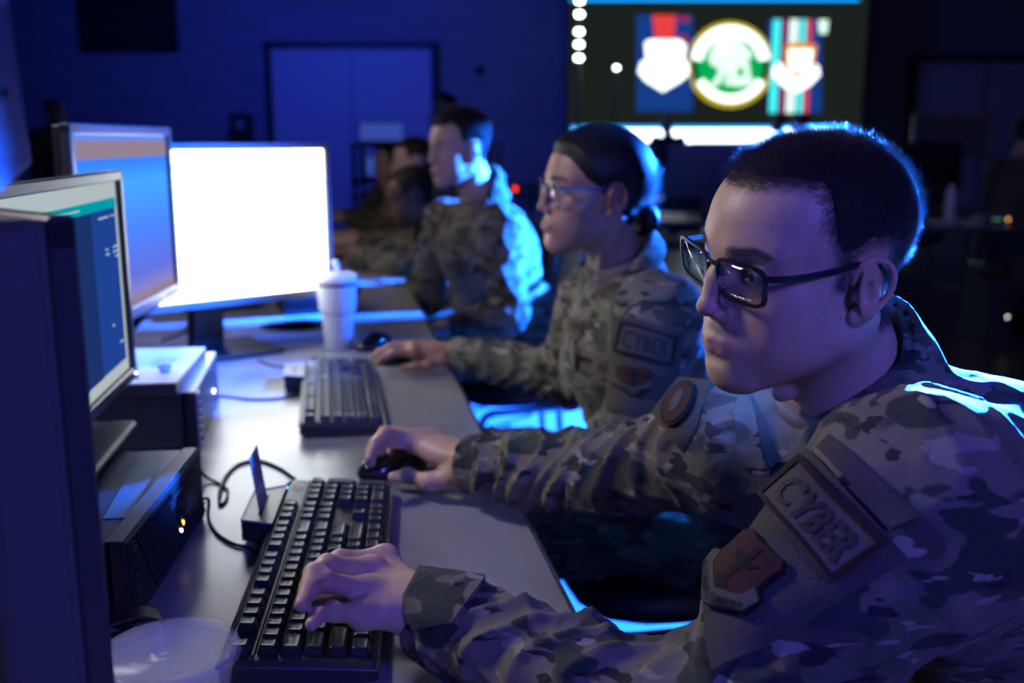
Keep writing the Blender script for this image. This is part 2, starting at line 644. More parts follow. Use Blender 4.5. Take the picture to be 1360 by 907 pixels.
def np_mesh(name, V, Q, tint=None):
    me = bpy.data.meshes.new(name)
    me.vertices.add(len(V)); me.vertices.foreach_set('co', np.asarray(V, np.float32).ravel())
    n = len(Q); w = Q.shape[1]
    me.loops.add(n * w); me.loops.foreach_set('vertex_index', Q.astype(np.int32).ravel())
    me.polygons.add(n)
    me.polygons.foreach_set('loop_start', np.arange(0, n * w, w, dtype=np.int32))
    me.update(calc_edges=True)
    me.validate()
    if tint is not None:
        at = me.color_attributes.new('tint', 'FLOAT_COLOR', 'POINT')
        at.data.foreach_set('color', np.concatenate([tint, np.ones((len(V), 1))], 1).astype(np.float32).ravel())
    return me


def join_np(parts):
    V = []; Q = []; T = []; n = 0
    for v, q, t in parts:
        V.append(v); Q.append(q + n); T.append(t if t is not None else np.zeros((len(v), 3))); n += len(v)
    return np.concatenate(V), np.concatenate(Q), np.concatenate(T)


def sstep(a, b, x):
    t = np.clip((x - a) / (b - a), 0, 1)
    return t * t * (3 - 2 * t)


# ------------------------------------------------------------------ heads (local: x forward, y left, z up, cm from between the eyes' level at mid skull)
def head_sdf(sex='m', neck_to=(-6.5, 0, -19), neck_r=(5.4, 6.0), jaw=1.0, nose=1.0, lips=1.0, top=1.0):
    s = SDF(0.01)
    s.ell((-1.0, 0, 3.0), (9.0, 7.45, 8.1 * top))
    s.ell((2.4, 0, 3.0), (6.6, 6.3, 6.2 * top), 2.5)
    s.ell((2.6, 0, -3.4), (6.3, 5.9, 6.8), 2.5)
    s.ell((3.6, 0, -7.6), (4.4, 4.3 * jaw, 3.4), 2.0)
    for g in (1, -1):
        s.cap((0.2, 5.25 * g * jaw, -6.4), (6.9, 1.7 * g, -10.2), 1.45, 1.35, 2.6)
        s.ell((4.7, 4.3 * g, -2.9), (2.6, 1.9, 2.0), 2.6)
        s.ell((4.6, 3.5 * g * jaw, -6.2), (2.8, 2.2, 2.4), 2.4)
        s.cap((8.25, 1.3 * g, 1.5), (6.3, 4.4 * g, 1.7), 0.85, 0.85, 2.0)
    s.ell((7.6, 0, -10.1), (1.6, 1.8, 1.6), 2.0)
    s.ell((7.1, 0, -6.8), (2.65, 3.0, 2.7), 1.8)
    for g in (1, -1):
        s.ell((9.5, 3.2 * g, 0.05), (2.0, 1.7, 1.05), 1.1, '-')
    for g in (1, -1):
        s.ell((7.05, 3.2 * g, 0), (1.32, 1.38, 1.28), 0.5)
        s.cap((8.05, 1.9 * g, 0.72), (7.45, 4.3 * g, 0.62), 0.30, 0.26, 0.45)
        s.ell((8.6, 3.15 * g, -0.10), (1.25, 1.42, 0.50), 0.10, '-', rot=(0, 0, 8 * g))
    n = nose
    s.chain([(8.6, 0, 1.0), (9.5, 0, -1.0), (10.15, 0, -3.0)], [0.60, 0.70, 0.85 * n], 1.1)
    s.ell((10.35, 0, -3.5), (0.90, 0.90 * n, 0.82), 0.6)
    for g in (1, -1):
        s.ell((9.5, 1.18 * g * n, -3.95), (0.92, 0.60, 0.62), 0.6)
        s.ell((9.95, 0.62 * g * n, -4.65), (0.50, 0.32, 0.36), 0.22, '-')
    L = lips
    m = np.array([0.12, 0, 0.45])
    s.chain([np.array(q) + m for q in ((7.95, 2.75, -7.40), (9.05, 1.3, -7.05), (9.52, 0, -7.0), (9.05, -1.3, -7.05), (7.95, -2.75, -7.40))],
            [0.15, 0.34 * L, 0.40 * L, 0.34 * L, 0.15], 0.6)
    s.chain([np.array(q) + m for q in ((7.95, 2.65, -7.5), (8.95, 1.2, -7.80), (9.30, 0, -7.85), (8.95, -1.2, -7.80), (7.95, -2.65, -7.5))],
            [0.15, 0.38 * L, 0.46 * L, 0.38 * L, 0.15], 0.6)
    s.chain([np.array(q) + m for q in ((8.0, 2.85, -7.52), (9.05, 1.45, -7.38), (9.68, 0, -7.42), (9.05, -1.45, -7.38), (8.0, -2.85, -7.52))],
            [0.10, 0.17, 0.19, 0.17, 0.10], 0.16, '-')
    s.ell((10.0, 0, -8.6), (0.75, 1.7, 0.40), 0.8, '-')
    s.ell((10.3, 0, -5.55), (0.35, 0.28, 0.65), 0.35, '-')
    # neck
    s.cap((-1.6, 0, -5.2), neck_to, neck_r[0], neck_r[1], 2.6)
    for g in (1, -1):
        s.cap((-2.4, 5.6 * g, -5.0), (2.0 + neck_to[0] * 0.4, 1.8 * g, neck_to[2]), 1.15, 0.9, 1.6)
    if sex == 'm':
        s.ell((3.4 + neck_to[0] * 0.25, 0, -13.2), (1.2, 1.0, 1.3), 1.2)
    # ears
    for g in (1, -1):
        R = (0, 6, 22 * g)
        s.ell((-1.20, 7.22 * g, -1.5), (1.95, 0.55, 2.85), 0.6, '+', R)
        s.ell((-0.35, 6.9 * g, -3.95), (0.95, 0.48, 0.95), 0.5)
        pts = spline([(0.45, 6.9, -0.9), (0.35, 7.2, 0.45), (-0.5, 7.6, 1.2), (-1.7, 8.0, 1.05), (-2.5, 8.25, 0.0), (-2.55, 8.15, -1.5), (-1.95, 7.75, -2.9), (-1.1, 7.3, -3.9)], 3)
        s.chain([(x, y * g, z) for x, y, z in pts], [0.25] * len(pts), 0.28)
        s.ell((-0.45, 7.80 * g, -1.85), (0.80, 0.60, 1.20), 0.4, '-', R)
        s.ell((-1.35, 8.25 * g, -0.1), (0.75, 0.30, 0.75), 0.35, '-', R)
        s.ell((0.30, 7.15 * g, -1.95), (0.36, 0.36, 0.6), 0.45)
    return s


def head_tint(V, stubble=0.0, moles=(), brow=1.0, lipk=1.0):
    c = V * 100
    x, y, z = c.T; ay = np.abs(y)
    T = np.zeros((len(V), 3))
    up = np.exp(-((z + 6.50 + 0.10 * ay) / 0.42) ** 2) * sstep(2.9, 1.9, ay)
    lo = np.exp(-((z + 7.50 - 0.14 * ay) / 0.50) ** 2) * sstep(2.8, 1.8, ay)
    T[:, 0] = np.clip(up + lo, 0, 1) * (x > 7.4) * 0.9 * lipk
    # brows
    bz = 1.55 + 0.34 * np.minimum(ay, 3.6) * 0.55 - 0.45 * np.maximum(ay - 3.9, 0)
    wid = 0.42 - 0.05 * np.maximum(ay - 2, 0)
    T[:, 1] = brow * 0.75 * np.exp(-((z - bz) / wid) ** 4) * sstep(1.0, 1.5, ay) * sstep(5.3, 4.6, ay) * (x > 4.5)
    if stubble:
        st = np.exp(-((z + 5.5) / 0.5) ** 2) * sstep(3.2, 2.2, ay) * (x > 8.0)
        T[:, 1] = np.maximum(T[:, 1], stubble * st)
        T[:, 1] = np.maximum(T[:, 1], stubble * 0.25 * sstep(-8.0, -9.6, z) * (x > 1.5))
    for m in moles:
        d = np.sqrt(((c - np.array(m[:3])) ** 2).sum(1))
        T[:, 1] = np.maximum(T[:, 1], m[3] * sstep(m[4], m[4] * 0.45, d))
    nose = np.exp(-(((x - 10.8) / 1.6) ** 2 + (y / 1.6) ** 2 + ((z + 3.9) / 1.1) ** 2))
    ear = sstep(6.9, 7.6, ay) * (x < 1.2) * 0.8
    eyer = np.exp(-(((x - 8) / 1.5) ** 2 + ((ay - 3.2) / 1.8) ** 2 + (z / 0.55) ** 2)) * 0.5
    T[:, 2] = np.clip(nose * 0.7 + ear + eyer, 0, 1)
    return T


def hair_region(line):
    """line: (x, z) polyline of the hair edge seen from the side; positive inside the hair"""
    L = np.array(line, float)
    def reg(p):
        c = p * 100
        q = np.stack([c[:, 0], c[:, 2]], 1)
        d = np.full(len(q), 1e9); inside = np.zeros(len(q), bool)
        n = len(L)
        for i in range(n):
            a = L[i]; b = L[(i + 1) % n]
            ab = b - a
            t = np.clip(((q - a) @ ab) / (ab @ ab), 0, 1)
            d = np.minimum(d, np.sqrt(((q - a - t[:, None] * ab) ** 2).sum(1)))
            cr = ((a[1] > q[:, 1]) != (b[1] > q[:, 1])) & (q[:, 0] < (b[0] - a[0]) * (q[:, 1] - a[1]) / (b[1] - a[1] + 1e-12) + a[0])
            inside ^= cr
        return np.where(inside, d, -d) / 100
    return reg


def strands(V, Q, n, dens, comb, length, rad, seg=3, jit=0.35, rng=RNG):
    """thin three-sided tapering hairs rooted on the surface; returns verts, tris"""
    T = np.concatenate([Q[:, [0, 1, 2]], Q[:, [0, 2, 3]]])
    a, b, c = V[T[:, 0]], V[T[:, 1]], V[T[:, 2]]
    nn = np.cross(b - a, c - a); ar = np.linalg.norm(nn, axis=1)
    w = ar * dens((a + b + c) / 3)
    pr = np.cumsum(w); pr /= pr[-1]
    t = np.clip(np.searchsorted(pr, rng.random(n)), 0, len(T) - 1)
    r1, r2 = rng.random(n), rng.random(n)
    fl = r1 + r2 > 1; r1[fl] = 1 - r1[fl]; r2[fl] = 1 - r2[fl]
    P = a[t] + (b - a)[t] * r1[:, None] + (c - a)[t] * r2[:, None]
    N = nn[t] / (ar[t][:, None] + 1e-15)
    d = comb(P, N) + rng.normal(0, jit, (n, 3))
    d /= np.linalg.norm(d, axis=1)[:, None]
    ln = length(P) * (0.6 + 0.7 * rng.random(n))
    bend = rng.normal(0, 0.25, (n, 3))
    side = np.cross(d, rng.normal(0, 1, (n, 3))); side /= np.linalg.norm(side, axis=1)[:, None]
    s2 = np.cross(d, side)
    rings = []
    for k in range(seg + 1):
        u = k / seg
        cpt = P - N * 0.0006 + (d * u + bend * u * u * 0.5) * ln[:, None]
        r = rad * (1 - 0.85 * u)
        for j in range(3):
            an = 2 * math.pi * j / 3
            rings.append(cpt + r * (math.cos(an) * side + math.sin(an) * s2))
    VV = np.stack(rings, 1)                        # n, (seg+1)*3, 3
    m = (seg + 1) * 3
    F = []
    for k in range(seg):
        for j in range(3):
            j2 = (j + 1) % 3
            F.append((k * 3 + j, k * 3 + j2, k * 3 + 3 + j2, k * 3 + 3 + j))
    F = np.array(F)
    FF = (np.arange(n)[:, None, None] * m + F[None]).reshape(-1, 4)
    return VV.reshape(-1, 3), FF


def eye_mesh(local, iris=(0.10, 0.16, 0.17), r=0.0121, look=(1, 0, 0), seg=28):
    """eyeball with iris and pupil rings, pole along look"""
    lk = _u(look)
    e1 = np.cross(lk, [0, 0.03, 1.0]); e1 /= np.linalg.norm(e1); e2 = np.cross(lk, e1)
    an = [0.0, 0.08, 0.17, 0.20, 0.36, 0.48, 0.52, 0.75, 1.1, 1.5, 2.0, 2.6, math.pi]
    V = []; F = []; mi = []
    for a in an:
        rr = r * (1.03 if a < 0.48 else 1.0)
        for k in range(seg):
            t = 2 * math.pi * k / seg
            V.append(np.array(local) + rr * (math.cos(a) * lk + math.sin(a) * (math.cos(t) * e1 + math.sin(t) * e2)))
    for i in range(len(an) - 1):
        for k in range(seg):
            k2 = (k + 1) % seg
            F.append((i * seg + k, i * seg + k2, (i + 1) * seg + k2, (i + 1) * seg + k))
            mi.append(2 if an[i + 1] <= 0.17 else 1 if an[i + 1] <= 0.49 else 0)
    return V, F, mi


M['sclera'] = mat('eye white', (0.62, 0.58, 0.56), 0.12, coat=0.6)
M['iris_green'] = mat('green iris', (0.06, 0.13, 0.12), 0.15, coat=1.0)
M['iris_brown'] = mat('brown iris', (0.05, 0.025, 0.012), 0.15, coat=1.0)
M['pupil'] = mat('pupil', (0.002, 0.002, 0.002), 0.08, coat=1.0)
# ------------------------------------------------------------------ placing figures
def pose(R, t, sc=1.0):
    """local metres to world"""
    R = np.array(R); t = np.array(t)
    return (lambda p: (p * sc) @ R.T + t), (lambda p: ((p - t) @ R) / sc)


def face_R(yaw, roll=0.0, pitch=0.0):
    """facing direction turned yaw degrees from -X towards -Y; pitch>0 looks down; roll>0 tips the head towards its left"""
    R = Matrix.Rotation(math.radians(180 + yaw), 3, 'Z') @ Matrix.Rotation(math.radians(pitch), 3, 'Y') @ Matrix.Rotation(math.radians(-roll), 3, 'X')
    return np.array(R)


HEAD1_R = np.array([[-0.961, 0.272, -0.058], [-0.259, -0.950, -0.173], [-0.102, -0.151, 0.983]])
HEAD1_T = np.array([0.271, 0.895, 1.121])
# ------------------------------------------------------------------ eyeglasses (local cm, same frame as the head)
def glasses(parent, tf, mats, w=5.4, h=3.2, cx=9.85, cz=-0.35, half=0.85, thick=0.27, ear=(-1.2, 7.35, 0.7), square=4.5, tilt=0.10, depth=0.28):
    rim_m, lens_m = mats
    g0 = MB()
    n = 48
    def outline(g, off):
        pts = []
        for k in range(n):
            a = 2 * math.pi * k / n
            ca, sa = math.cos(a), math.sin(a)
            rr = (abs(ca) ** square + abs(sa) ** square) ** (-1 / square)
            yy = (half + w / 2) + rr * ca * (w / 2 + off)
            zz = rr * sa * (h / 2 + off)
            zz += 0.16 * (yy - half - w / 2) / (w / 2) * 0.5
            if sa < 0: yy -= 0.22 * (-sa) * 1.0 * (1 if ca > 0 else -1) * abs(ca)
            xx = cx - 0.021 * yy * yy + tilt * zz
            pts.append(np.array([xx, g * yy, cz + zz]))
        return pts
    for g in (1, -1):
        O, I = outline(g, thick), outline(g, 0)
        v = []
        for k in range(n):
            v += [O[k] + [depth / 2, 0, 0], I[k] + [depth / 2, 0, 0], I[k] - [depth / 2, 0, 0], O[k] - [depth / 2, 0, 0]]
        f = []
        for k in range(n):
            k2 = (k + 1) % n
            for j in range(4):
                j2 = (j + 1) % 4
                q = (k * 4 + j, k2 * 4 + j, k2 * 4 + j2, k * 4 + j2)
                f.append(q if g > 0 else q[::-1])
        g0.add(v, f)
    # bridge
    yb = half
    g0.tube([(cx - 0.05, yb, cz + 0.75), (cx + 0.10, yb * 0.5, cz + 0.95), (cx + 0.12, 0, cz + 1.0), (cx + 0.10, -yb * 0.5, cz + 0.95), (cx - 0.05, -yb, cz + 0.75)], [0.2, 0.19, 0.19, 0.19, 0.2], 8)
    wf = lambda mb: (setattr(mb, 'v', [tuple(p) for p in tf(np.array(mb.v) / 100)]), mb)[1]
    fr = wf(g0).build('eyeglasses', rim_m, parent)
    smooth_angle(fr, 40)
    for g in (1, -1):
        I = outline(g, 0.02)
        c = sum(I) / n
        L = MB()
        v = [c + [0.06, 0, 0]] + [p + [0.02, 0, 0] for p in I] + [c - [0.02, 0, 0]] + [p - [0.06, 0, 0] for p in I]
        f = []
        for k in range(n):
            k2 = (k + 1) % n
            f += [(0, 1 + k, 1 + k2), (n + 1, n + 2 + k2, n + 2 + k), (1 + k, n + 2 + k, n + 2 + k2, 1 + k2)]
        L.add(v, [q if g > 0 else q[::-1] for q in f])
        wf(L).build('lens', lens_m, fr, True)
        T = MB()
        y1 = half + w + thick
        x1 = cx - 0.021 * y1 * y1
        pts = spline([(x1 + 0.05, y1 - 0.1, cz + 1.05), (x1 - 0.5, y1 + 0.30, cz + 1.05), (x1 - 2.2, y1 + 0.62, cz + 0.98), (3.0, ear[1] - 0.15, (cz + ear[2]) / 2 + 0.45), (ear[0] + 1.2, ear[1], ear[2] + 0.22), (ear[0] - 0.6, ear[1] + 0.1, ear[2] - 0.3), (ear[0] - 2.2, ear[1] - 0.1, ear[2] - 2.4)], 5)
        k = len(pts)
        v = []; f = []
        for i, p in enumerate(pts):
            u = i / (k - 1)
            hh = 0.29 - 0.10 * min(1, abs(u - 0.12) * 5) + 0.05 * (u > 0.22)
            ww = 0.11
            for (a, b_) in ((-1, -1), (1, -1), (1, 1), (-1, 1)):
                v.append(p + np.array([0, a * ww, b_ * hh]))
        for i in range(k - 1):
            for j in range(4):
                j2 = (j + 1) % 4
                f.append((i * 4 + j, i * 4 + j2, i * 4 + 4 + j2, i * 4 + 4 + j))
        f += [(3, 2, 1, 0), tuple((k - 1) * 4 + j for j in range(4))]
        v = [np.array([p[0], p[1] * g, p[2]]) for p in v]
        T.add(v, [q if g < 0 else q[::-1] for q in f])
        smooth_angle(wf(T).build('temple_arm', rim_m, fr), 50)
    return fr


def lens_mat(name):
    m = bpy.data.materials.new(name)
    m.use_nodes = True
    N = m.node_tree.nodes; L = m.node_tree.links
    N.remove(N['Principled BSDF'])
    tr = N.new('ShaderNodeBsdfTransparent'); tr.inputs[0].default_value = (0.93, 0.95, 0.96, 1)
    gl = N.new('ShaderNodeBsdfGlossy'); gl.inputs['Roughness'].default_value = 0.02
    fr = N.new('ShaderNodeLayerWeight'); fr.inputs[0].default_value = 0.5
    pw = N.new('ShaderNodeMath'); pw.operation = 'POWER'; pw.inputs[1].default_value = 4.0
    ml = N.new('ShaderNodeMath'); ml.operation = 'MULTIPLY_ADD'; ml.inputs[1].default_value = 0.9; ml.inputs[2].default_value = 0.018
    L.new(fr.outputs['Facing'], pw.inputs[0])
    mx = N.new('ShaderNodeMixShader')
    L.new(pw.outputs[0], ml.inputs[0]); L.new(ml.outputs[0], mx.inputs[0])
    L.new(tr.outputs[0], mx.inputs[1]); L.new(gl.outputs[0], mx.inputs[2])
    L.new(mx.outputs[0], N['Material Output'].inputs[0])
    return m


M['lens'] = lens_mat('clear lens')
M['frame_black'] = mat('matte black frame', (0.010, 0.010, 0.014), 0.32)
M['frame_purple'] = mat('dark purple frame', (0.05, 0.02, 0.14), 0.3)


def bake_local(o, parent):
    """children keep world-space vertices: move them under the figure's base point"""
    o.parent = parent
    o.matrix_parent_inverse = Matrix.Identity(4)
    return o


def figure(name, label, loc):
    return thing(name, label, 'person', tuple(loc))


def short_hair(parent, V, Q, tf, hs, line, n, m_cap, m_str, top_len=0.012, side_len=0.005, h=0.0022, loc=(0, 0, 0), rad=0.00022, cap_k=0.5, edge=0.001):
    reg = hair_region(line)
    def thick(p):
        z = p[:, 2] * 100
        return (side_len + (top_len - side_len) * sstep(1.0, 7.5, z)) * cap_k
    def sh(p, cull=None):
        d = hs(p, (cull[0], cull[1] + 0.012) if cull else None)
        r = np.minimum(reg(p), np.where(p[:, 2] < 0.021, 0.0765 - np.abs(p[:, 1]), 1.0))
        t = thick(p) * sstep(0.002, 0.016, r)
        return np.maximum(np.maximum(d - t, -r + edge - 0.0030 * vnoise(p * 260)), -(d + 0.004))
    lo, hi = V.min(0) - 0.02, V.max(0) + 0.02
    lo[2] = max(lo[2], -0.09)
    v, q = surface(sh, lo, hi, h)
    v = relax(v, q, 1, 0.5)
    ob = link('hair', np_mesh('hair', tf(v) - np.array(loc), q), m_cap, parent, True)
    def comb(P, N):
        d = N.copy()
        z = P[:, 2] * 100
        t = sstep(2.0, 7.0, z)[:, None]
        fwd = np.array([0.75, 0.0, 0.15]); dn = np.array([-0.35, 0, -0.9])
        return N * (0.55 + 0.15 * t) + fwd * t * 0.6 + dn * (1 - t) * 0.85
    sv, sf = strands(V, Q, n, lambda p: np.where(reg(p) > -0.001, 0.45 + 0.55 * sstep(-0.001, 0.01, reg(p)), 0.22 * sstep(-0.011, 0.0, reg(p)) * (p[:, 0] < 0.045) * (p[:, 0] > 0.012)) * ((p[:, 2] > 0.021) | (np.abs(p[:, 1]) < 0.0765)), comb,
                     lambda p: side_len * 1.5 + (top_len * 1.25 - side_len * 1.5) * sstep(2.0, 8.0, p[:, 2] * 100), rad)
    link('strand_layer', np_mesh('strands', tf(sv) - np.array(loc), sf), m_str, ob, True)
    return ob


def brows(parent, V, Q, tf, m, n=700, loc=(0, 0, 0), rad=0.00016, length=0.006):
    def dens(p):
        return np.clip(head_tint(p)[:, 1], 0, 1) ** 1.5
    def comb(P, N):
        s = np.sign(P[:, 1])[:, None]
        return N * 0.35 + np.concatenate([np.zeros((len(P), 1)) - 0.35, 0.8 * s, 0.35 * np.ones((len(P), 1)) * (np.abs(P[:, 1:2]) < 0.034) - 0.1], 1)
    for g in (1, -1):
        sv, sf = strands(V, Q, n // 2, lambda p: dens(p) * (p[:, 1] * g > 0), comb, lambda p: np.full(len(p), length), rad, jit=0.18)
        link('eyebrow', np_mesh('eyebrow', tf(sv) - np.array(loc), sf), m, parent, True)
# ------------------------------------------------------------------ hands and clothed figures
def reach(x, y, prev, L):
    """the point seen at (x, y) that lies L from the joint before it"""
    r = ray(x, y)
    w = CC - np.array(prev)
    a = r @ r; b = 2 * (w @ r); c = w @ w - L * L
    q = b * b - 4 * a * c
    t = -b / (2 * a) if q < 0 else (-b - math.sqrt(q)) / (2 * a)
    return CC + r * t


def hand_sdf(s, wrist, mcp, pip, tip, thumb, up=(0, 0, 1), g=1.0, elbow=None):
    wrist = np.array(wrist); up = _u(up)
    mcp = [np.array(p) for p in mcp]
    for i, m in enumerate(mcp):
        s.cap(wrist + (m - wrist) * 0.05, m - up * 0.003, 0.0165 * g, (0.0120, 0.0122, 0.0115, 0.0105)[i] * g, 0.018)
    s.ell((wrist * 0.5 + (mcp[1] + mcp[2]) * 0.25), (0.03 * g, 0.03 * g, 0.0135 * g), 0.014)
    for i in range(4):
        r0, r1, r2, r3 = [(0.0105, 0.0092, 0.0078, 0.0066), (0.0107, 0.0094, 0.0080, 0.0067), (0.0100, 0.0088, 0.0075, 0.0064), (0.0088, 0.0076, 0.0066, 0.0057)][i]
        m, p, t = mcp[i], np.array(pip[i]), np.array(tip[i])
        dip = p + (t - p) * 0.52 + _u(p - m) * 0.0045 + up * 0.002
        f = SDF()
        f.cap(m, p, r0 * g, r1 * g)
        f.cap(p, dip, r1 * g, r2 * g, 0.004)
        f.cap(dip, t, r2 * g, r3 * g, 0.004)
        f.ell(p + up * 0.0008, (0.0092 * g * r1 / 0.0092,) * 3, 0.006)
        cen = (m + t) / 2; rad = max(np.linalg.norm(m - cen), np.linalg.norm(p - cen), np.linalg.norm(t - cen)) + 0.014
        s._push('+', 0.0045, (lambda ff: (lambda q: ff(q)))(f), cen, rad)
    for i, m in enumerate(mcp):
        s.ell(m + up * 0.002, (0.0094 * g,) * 3, 0.014)
    T = [np.array(p) for p in thumb]
    s.chain([wrist + (T[0] - wrist) * 0.25] + T, [0.0165 * g, 0.0150 * g, 0.0112 * g, 0.0098 * g, 0.0075 * g], 0.009)
    if elbow is not None:
        e = np.array(elbow)
        s.cap(wrist, wrist + _u(e - wrist) * 0.06, 0.0235 * g, 0.026 * g, 0.02)
    return s


def world_mesh(name, V, Q, m, parent, tint=None):
    base = np.array(parent.location)
    p = parent
    while p.parent: p = p.parent; base = base + np.array(p.location)
    return link(name, np_mesh(name, V - base, Q, tint), m, parent, True)


def build_uniform(root, J, mats, h=0.004, collar=None, seed=0, fold=1.0, sleeve=(0.070, 0.062, 0.056, 0.043), cuff=0.041, torso=(0.165, 0.15, 0.115), neck=None, extra=None):
    """jacket from joint positions, as one closed cloth surface with folds, open at the neck and the cuffs"""
    s = SDF()
    k = 0.07
    s.cap(J['pelvis'], J['chest'], torso[0], torso[1], k)
    s.cap(J['chest'], np.array(J['neck']) - np.array([0, 0, 0.03]), torso[1], torso[2], 0.05)
    shr = J.get('shr', 0.060)
    for q in ('lsh', 'rsh'):
        s.cap(J[q], np.array(J['neck']) - np.array([0, 0, 0.065]), shr, shr * 0.85, 0.05)
        s.cap(J[q] - np.array([0, 0, 0.05 if q == 'lsh' else J.get('rdrop', 0.05)]), np.array(J['chest']), shr * (1.15 if q == 'lsh' else 1.0), torso[1] * 0.8, 0.06)
    for sd, ph in (('l', 0.3 + seed), ('r', 2.1 + seed)):
        sh, el, wr = [np.array(J[sd + q]) for q in ('sh', 'el', 'wr')]
        sf_ = J.get('rthin', 1.0) if sd == 'r' else 1.0
        s.cap(sh, el, sleeve[0] * sf_, sleeve[1] * sf_, 0.045, '+', (0.0075 * fold, 3.6, 0.55, ph))
        u = _u(wr - el)
        s.cap(el, wr - u * 0.045, sleeve[2] + 0.004, sleeve[3], 0.03, '+', (0.0085 * fold, 4.6, 0.6, ph + 1.1))
        # cuff band with a step, then the opening
        cf = SDF()
        cf.cap(wr - u * 0.050, wr + u * 0.020, cuff, cuff, 0, '+', (0.0022 * fold, 1.2, 0.6, ph))
        pl = wr + u * 0.004
        cf.fn(lambda p, pl=pl, u=u: (p - pl) @ u, wr, 9, 0.003, '&')
        s._push('+', 0.004, (lambda ff: (lambda q: ff(q)))(cf), wr, 0.13)
        s.cap(wr - u * 0.03, wr + u * 0.08, cuff - 0.012, cuff - 0.007, 0.004, '-')
    if neck is not None:
        a, b, R = neck          # neck axis (top, bottom), collar radius
        a = np.array(a); b = np.array(b)
        up = _u(a - b)
        fwd = np.array(J['fwd']); fwd = _u(fwd - up * (fwd @ up)); side = np.cross(up, fwd)
        L = np.linalg.norm(a - b)
        rise, drop = J.get('collar', (0.55, 0.62))
        def axis_d(p):
            q = p - b
            z = q @ up; x = q @ fwd; y = q @ side
            return x, y, z
        def col(p):
            x, y, z = axis_d(p)
            r = np.sqrt((x * 1.0) ** 2 + y * y)
            flare = R + 0.012 * np.clip((L * rise - z) / L, -0.2, 1.2)
            d = np.abs(r - flare) - 0.0045
            topz = L * rise - drop * (x + R)
            d = np.maximum(d, z - topz)
            d = np.maximum(d, -z - 0.035)
            leaf = np.abs(r - flare - 0.010 - 0.16 * np.clip(topz - z, 0, 0.2)) - 0.0035
            ang = np.abs(np.arctan2(y, x))
            low = topz - 0.045 - 0.030 * np.clip(1.6 - ang, 0, 1.2)
            leaf = np.maximum(np.maximum(leaf, z - topz), low - z)
            d = np.minimum(d, leaf)
            gap = 0.012 + 0.35 * np.clip(z - topz + 0.05, 0, 0.2)
            d = np.maximum(d, -np.maximum(np.abs(y) - gap, -x))           # open at the front
            return d
        s.cap(b + up * L * 1.1, b - up * 0.05 + fwd * 0.0, R - 0.002, R - 0.012, 0.012, '-')
        s._push('+', 0.010, col, b + up * L * 0.3, L + R + 0.05)
    if extra: extra(s)
    if neck is not None: nb_, nup, nR = b, up, R
    o = np.array([3.1, 1.7, 5.3]) * (1 + seed)
    def post(p, d):
        n = vnoise(p * np.array([9, 9, 6]) + o) * 0.006 + (1 - np.abs(vnoise(p * np.array([17, 17, 9]) + o * 2))) ** 3 * 0.0050 - 0.002
        f = np.ones(len(p))
        for w_ in (J['lwr'], J['rwr']): f *= 0.12 + 0.88 * sstep(0.045, 0.11, np.sqrt(((p - w_) ** 2).sum(1)))
        if neck is not None:
            q = p - nb_; z = q @ nup; rr = np.sqrt(((q - z[:, None] * nup) ** 2).sum(1))
            f *= np.where(z > -0.05, 0.1 + 0.9 * sstep(nR + 0.012, nR + 0.05, rr), 1.0)
        return d - n * fold * f
    s.post = post
    pts = np.array([J[q] for q in ('pelvis', 'chest', 'neck', 'lsh', 'rsh', 'lel', 'rel', 'lwr', 'rwr')])
    lo, hi = pts.min(0) - 0.21, pts.max(0) + 0.21
    V, Q = surface(s, lo, hi, h)
    V = relax(V, Q, 1, 0.4)
    return V, Q, s


def build_trousers(root, hips, knees, ankles, m, h=0.008, seed=0, r=(0.098, 0.078, 0.062)):
    s = SDF()
    hm = (np.array(hips[0]) + hips[1]) / 2
    s.cap(hips[0], hips[1], 0.12, 0.12)
    s.cap(hm, hm + np.array([0, 0, 0.10]), 0.15, 0.15, 0.05)
    for i in range(2):
        s.cap(hips[i], knees[i], r[0], r[1], 0.03, '+', (0.009, 3.2, 0.6, seed + i))
        s.cap(knees[i], ankles[i], r[1] * 0.92, r[2], 0.02, '+', (0.009, 4.2, 0.6, seed + i + 1))
    o = 7.7 * (1 + seed)
    s.post = lambda p, d: d - (vnoise(p * 11 + o) * 0.006 + (1 - np.abs(vnoise(p * 15 + o * 2))) ** 3 * 0.005)
    pts = np.array(list(hips) + list(knees) + list(ankles))
    V, Q = surface(s, pts.min(0) - 0.17, pts.max(0) + 0.2, h)
    return world_mesh('trousers', relax(V, Q, 1, .4), Q, m, root)


def build_boots(root, ankles, fwd, m):
    for a in ankles:
        s = SDF()
        a = np.array(a); f = np.array(fwd)
        s.cap(a + [0, 0, 0.10], (a[0], a[1], 0.06), 0.058, 0.052)
        s.cap((a[0], a[1], 0.05), np.array((a[0], a[1], 0.045)) + f * 0.17, 0.050, 0.042, 0.03)
        s.fn(lambda p: 0.004 - p[:, 2], (a[0], a[1], 0), 3, 0.004, '&')
        V, Q = surface(s, (a[0] - .28, a[1] - .28, -0.02), (a[0] + .28, a[1] + .28, a[2] + 0.2), 0.009)
        world_mesh('boot', V, Q, m, root)


M['boot'] = mat('brown suede boot', (0.10, 0.07, 0.045), 0.9, bump=0.4, bscale=300)


